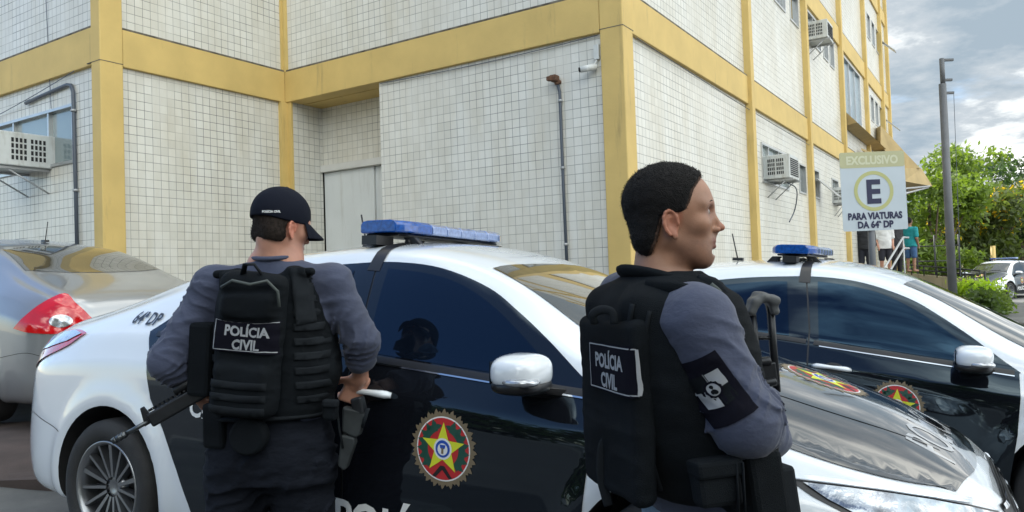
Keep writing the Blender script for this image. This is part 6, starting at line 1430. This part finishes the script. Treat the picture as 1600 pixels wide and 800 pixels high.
    for (ax_, ay_, r_) in ((-.003, .004, .004), (.004, -.003, .0045), (-.001, -.006, .003)):
        dv = disc_poly([(ax_+r_*math.cos(t), ay_+r_*math.sin(t)) for t in np.linspace(0, 2*PI, 10, endpoint=False)]); mesh_from('crest_figure', [(*fit_mesh(SH, [(v[0]+c2.x, v[1]+c2.y) for v in dv[0]], dv[1], O, X0, Y0_, D0, .0072), 0)], [CM['vest']], pa)
    # trousers
    s = Sculpt(G(.10, .72, .007), G(1.5, 2.2, .007), G(g0, .72, .007))
    s.add(s.loft([(.70, cx(.7), cy(.7), .125, .18), (.62, cx(.62), cy(.62), .135, .19), (.52, cx(.52), cy(.52), .13, .19)], fr), .03)
    for h, k, ft in zip(hips, knees, feet): s.add(s.cap(h, k, .105, .08), .04); s.add(s.cap(k, ft+ZV*.08, .08, .062), .03)
    s.fold(.005, 8, 8, 15, 91, band=.04)
    link('jeans', s.mesh('jeans'), CM['denim'], T)
    for ft in feet:
        mb = MB(); mb.tube([ft+ZV*.11, ft+ZV*.05-f*.01, ft+ZV*.045+f*.08, ft+ZV*.035+f*.19], [.055, .052, .048, .035], 14); mb.cbox(ft+ZV*.012+f*.08, .29, .10, .024, f, l, ZV); mb.build('boot', CM['vest'], T)
    # rifle held against the chest, folding stock up
    Yr = 1.93; Rf = empty('rifle', at(1200, 640, Yr), label='black rifle with a skeleton stock pointing up, held by the bareheaded officer', cat='rifle')
    mb = MB(); mb.tube([at(1176, 492, Yr), at(1181, 540, Yr), at(1188, 608, Yr)], .0088, 12); mb.build('stock_rod', CM['gun'], Rf)
    mb = MB(); mb.tube([at(1203, 470, Yr+.01), at(1208, 540, Yr+.01), at(1214, 612, Yr+.01)], .0098, 12); mb.build('stock_rod', CM['gun'], Rf)
    s = Sculpt(G(.56, .70, .003), G(1.84, 2.04, .003), G(1.10, 1.24, .003))
    q = [at(1172, 487, Yr), at(1178, 472, Yr), at(1190, 464, Yr), at(1203, 468, Yr+.01), at(1208, 486, Yr+.01)]
    for a, b in zip(q[:-1], q[1:]): s.add(s.box(((a+b)/2), ((b-a).length/2+.010, .024, .011), .009, ((b-a).normalized(), V((0, 1, 0)), (b-a).normalized().cross(V((0, 1, 0))))), .008)
    link('butt_pad', s.mesh('butt_pad'), mat('butt_rubber', (.07, .075, .08), .5, var=.2, vscale=40), Rf)
    mb = MB(); mb.tube([at(1182, 528, Yr), at(1206, 528, Yr+.01)], .005, 8); mb.build('cross_bar', CM['gun'], Rf)
    mb = MB(); mb.cbox(at(1198, 585, Yr), .045, .03, .06, (1, 0, .1), (0, 1, 0), (-.1, 0, 1)); mb.tube([at(1186, 566, Yr-.01), at(1204, 564, Yr-.01)], .012, 12); mb.tube([at(1190, 600, Yr-.015), at(1213, 596, Yr-.015)], .010, 12); mb.build('stock_hinge', CM['gun'], Rf, bevel=.004)
    mb = MB(); mb.cbox(at(1196, 680, Yr+.0), .05, .04, .24, (1, 0, .06), (0, 1, 0), (-.06, 0, 1)); mb.build('receiver', CM['gun'], Rf, bevel=.005)
    mb = MB(); mb.cbox(at(1188, 790, Yr), .045, .045, .20, (1, 0, .06), (0, 1, 0), (-.06, 0, 1)); mb.build('handguard', CM['gun'], Rf, bevel=.006)
    mb = MB(); mb.tube([at(1186, 830, Yr), at(1180, 930, Yr)], .009, 10); mb.build('barrel', CM['gun'], Rf)
officer_bare()

# ================= small people at the entrance
def bystander(px, Y, ztop, h, az, top_c, leg_c, skin_c, label, shorts=False, bare_arms=True, bend=0):
    x = at(px, 400, Y).x; z0 = ztop-h; fr = frame(az); f, l, u = fr; k = h/1.72; o = V((x, Y, z0))
    T = empty('person', o, label=label, cat='person', group='people waiting at the side entrance')
    s = Sculpt(G(x-.36, x+.36, .016), G(Y-.36, Y+.36, .016), G(z0-.02, ztop+.02, .016)); q = lambda a, b, c: o+f*a*k+l*b*k+ZV*c*k
    s.add(s.ell(q(.01, 0, 1.60), (.095, .08, .115), fr), 0); s.add(s.cap(q(0, 0, 1.52), q(0, 0, 1.38), .055, .06), .03)
    s.add(s.loft([(z0+1.42*k, x, Y, .06, .10), (z0+1.34*k, x, Y, .09, .19), (z0+1.1*k, x, Y, .10, .15), (z0+.85*k, x, Y, .11, .17)], fr), .04)
    L_ = []
    for e in (-1, 1):
        s.add(s.cap(q(0, e*.19, 1.36), q(-.02, e*.23, 1.06), .05, .042), .03); s.add(s.cap(q(-.02, e*.23, 1.06), q(.10, e*.20, .84), .04, .03), .02); s.add(s.ell(q(.13, e*.20, .78), (.03, .02, .05), fr), .02)
        s.add(s.cap(q(0, e*.09, .86), q(.02, e*.10, .46), .08, .055), .03); s.add(s.cap(q(.02, e*.10, .46), q(-.01, e*.11, .08), .054, .038), .02); s.add(s.cap(q(-.02, e*.11, .05), q(.14, e*.12, .04), .04, .035), .02)
    b = link('body', s.mesh('body'), skin_c, T); a_ = b.data.color_attributes.new('tone', 'FLOAT_COLOR', 'POINT'); a_.data.foreach_set('color', np.ones(len(b.data.vertices)*4, np.float32))
    s = Sculpt(G(x-.36, x+.36, .016), G(Y-.36, Y+.36, .016), G(z0+.7*k, z0+1.55*k, .016))
    s.add(s.loft([(z0+1.43*k, x, Y, .075, .11), (z0+1.35*k, x, Y, .11, .21), (z0+1.1*k, x, Y, .12, .175), (z0+.80*k, x, Y, .135, .20)], fr), .04)
    for e in (-1, 1): s.add(s.cap(q(0, e*.19, 1.36), q(-.015, e*.225, 1.14 if bare_arms else .9), .068, .062), .03)
    s.fold(.008, 6, 6, 10, 5, band=.05); link('top', s.mesh('top'), top_c, T)
    s = Sculpt(G(x-.3, x+.3, .016), G(Y-.3, Y+.3, .016), G(z0, z0+1.0*k, .016)); s.add(s.loft([(z0+.93*k, x, Y, .11, .165), (z0+.8*k, x, Y, .13, .19)], fr), .04)
    for e in (-1, 1):
        s.add(s.cap(q(0, e*.09, .84), q(.02, e*.10, .50), .10, .082), .03)
        if not shorts: s.add(s.cap(q(.02, e*.10, .50), q(-.01, e*.11, .10), .080, .065), .03)
    link('shorts' if shorts else 'trousers', s.mesh('legs'), leg_c, T)
    s = Sculpt(G(x-.16, x+.16, .014), G(Y-.16, Y+.16, .014), G(ztop-.32, ztop+.04, .014)); s.add(s.ell(q(-.012, 0, 1.625), (.105, .09, .112), fr), 0); s.sub(s.box(q(.13, 0, 1.56), (.10, .2, .12), .02, fr), .02); link('hair', s.mesh('hair'), CM['hair'], T)
cl = lambda n, c: mat(n, c, .85, var=.15, vscale=6)
bystander(1352, 20.5, 2.62, 1.72, 30, cl('black_cotton', (.015, .016, .02)), cl('dark_cloth', (.014, .016, .026)), CM['skin_b'], 'person in dark trousers just left of the sign post', bare_arms=False)
bystander(1383, 22.0, 2.62, 1.66, 190, cl('white_shirt', (.6, .6, .6)), cl('dark_shorts', (.02, .02, .03)), CM['skin_a'], 'person in white top and dark shorts between sign post and stair handrail', shorts=True)
bystander(1401, 22.8, 2.66, 1.72, 160, cl('dark_top', (.02, .02, .024)), cl('black_trousers', (.012, .012, .016)), CM['skin_b'], 'person dressed in black behind the stair handrail', bare_arms=False)
bystander(1423, 23.3, 2.68, 1.66, 60, cl('teal_top', (.01, .24, .26)), cl('blue_shorts', (.05, .12, .26)), CM['skin_b'], 'person in a teal top and blue shorts right of the stair handrail', shorts=True)
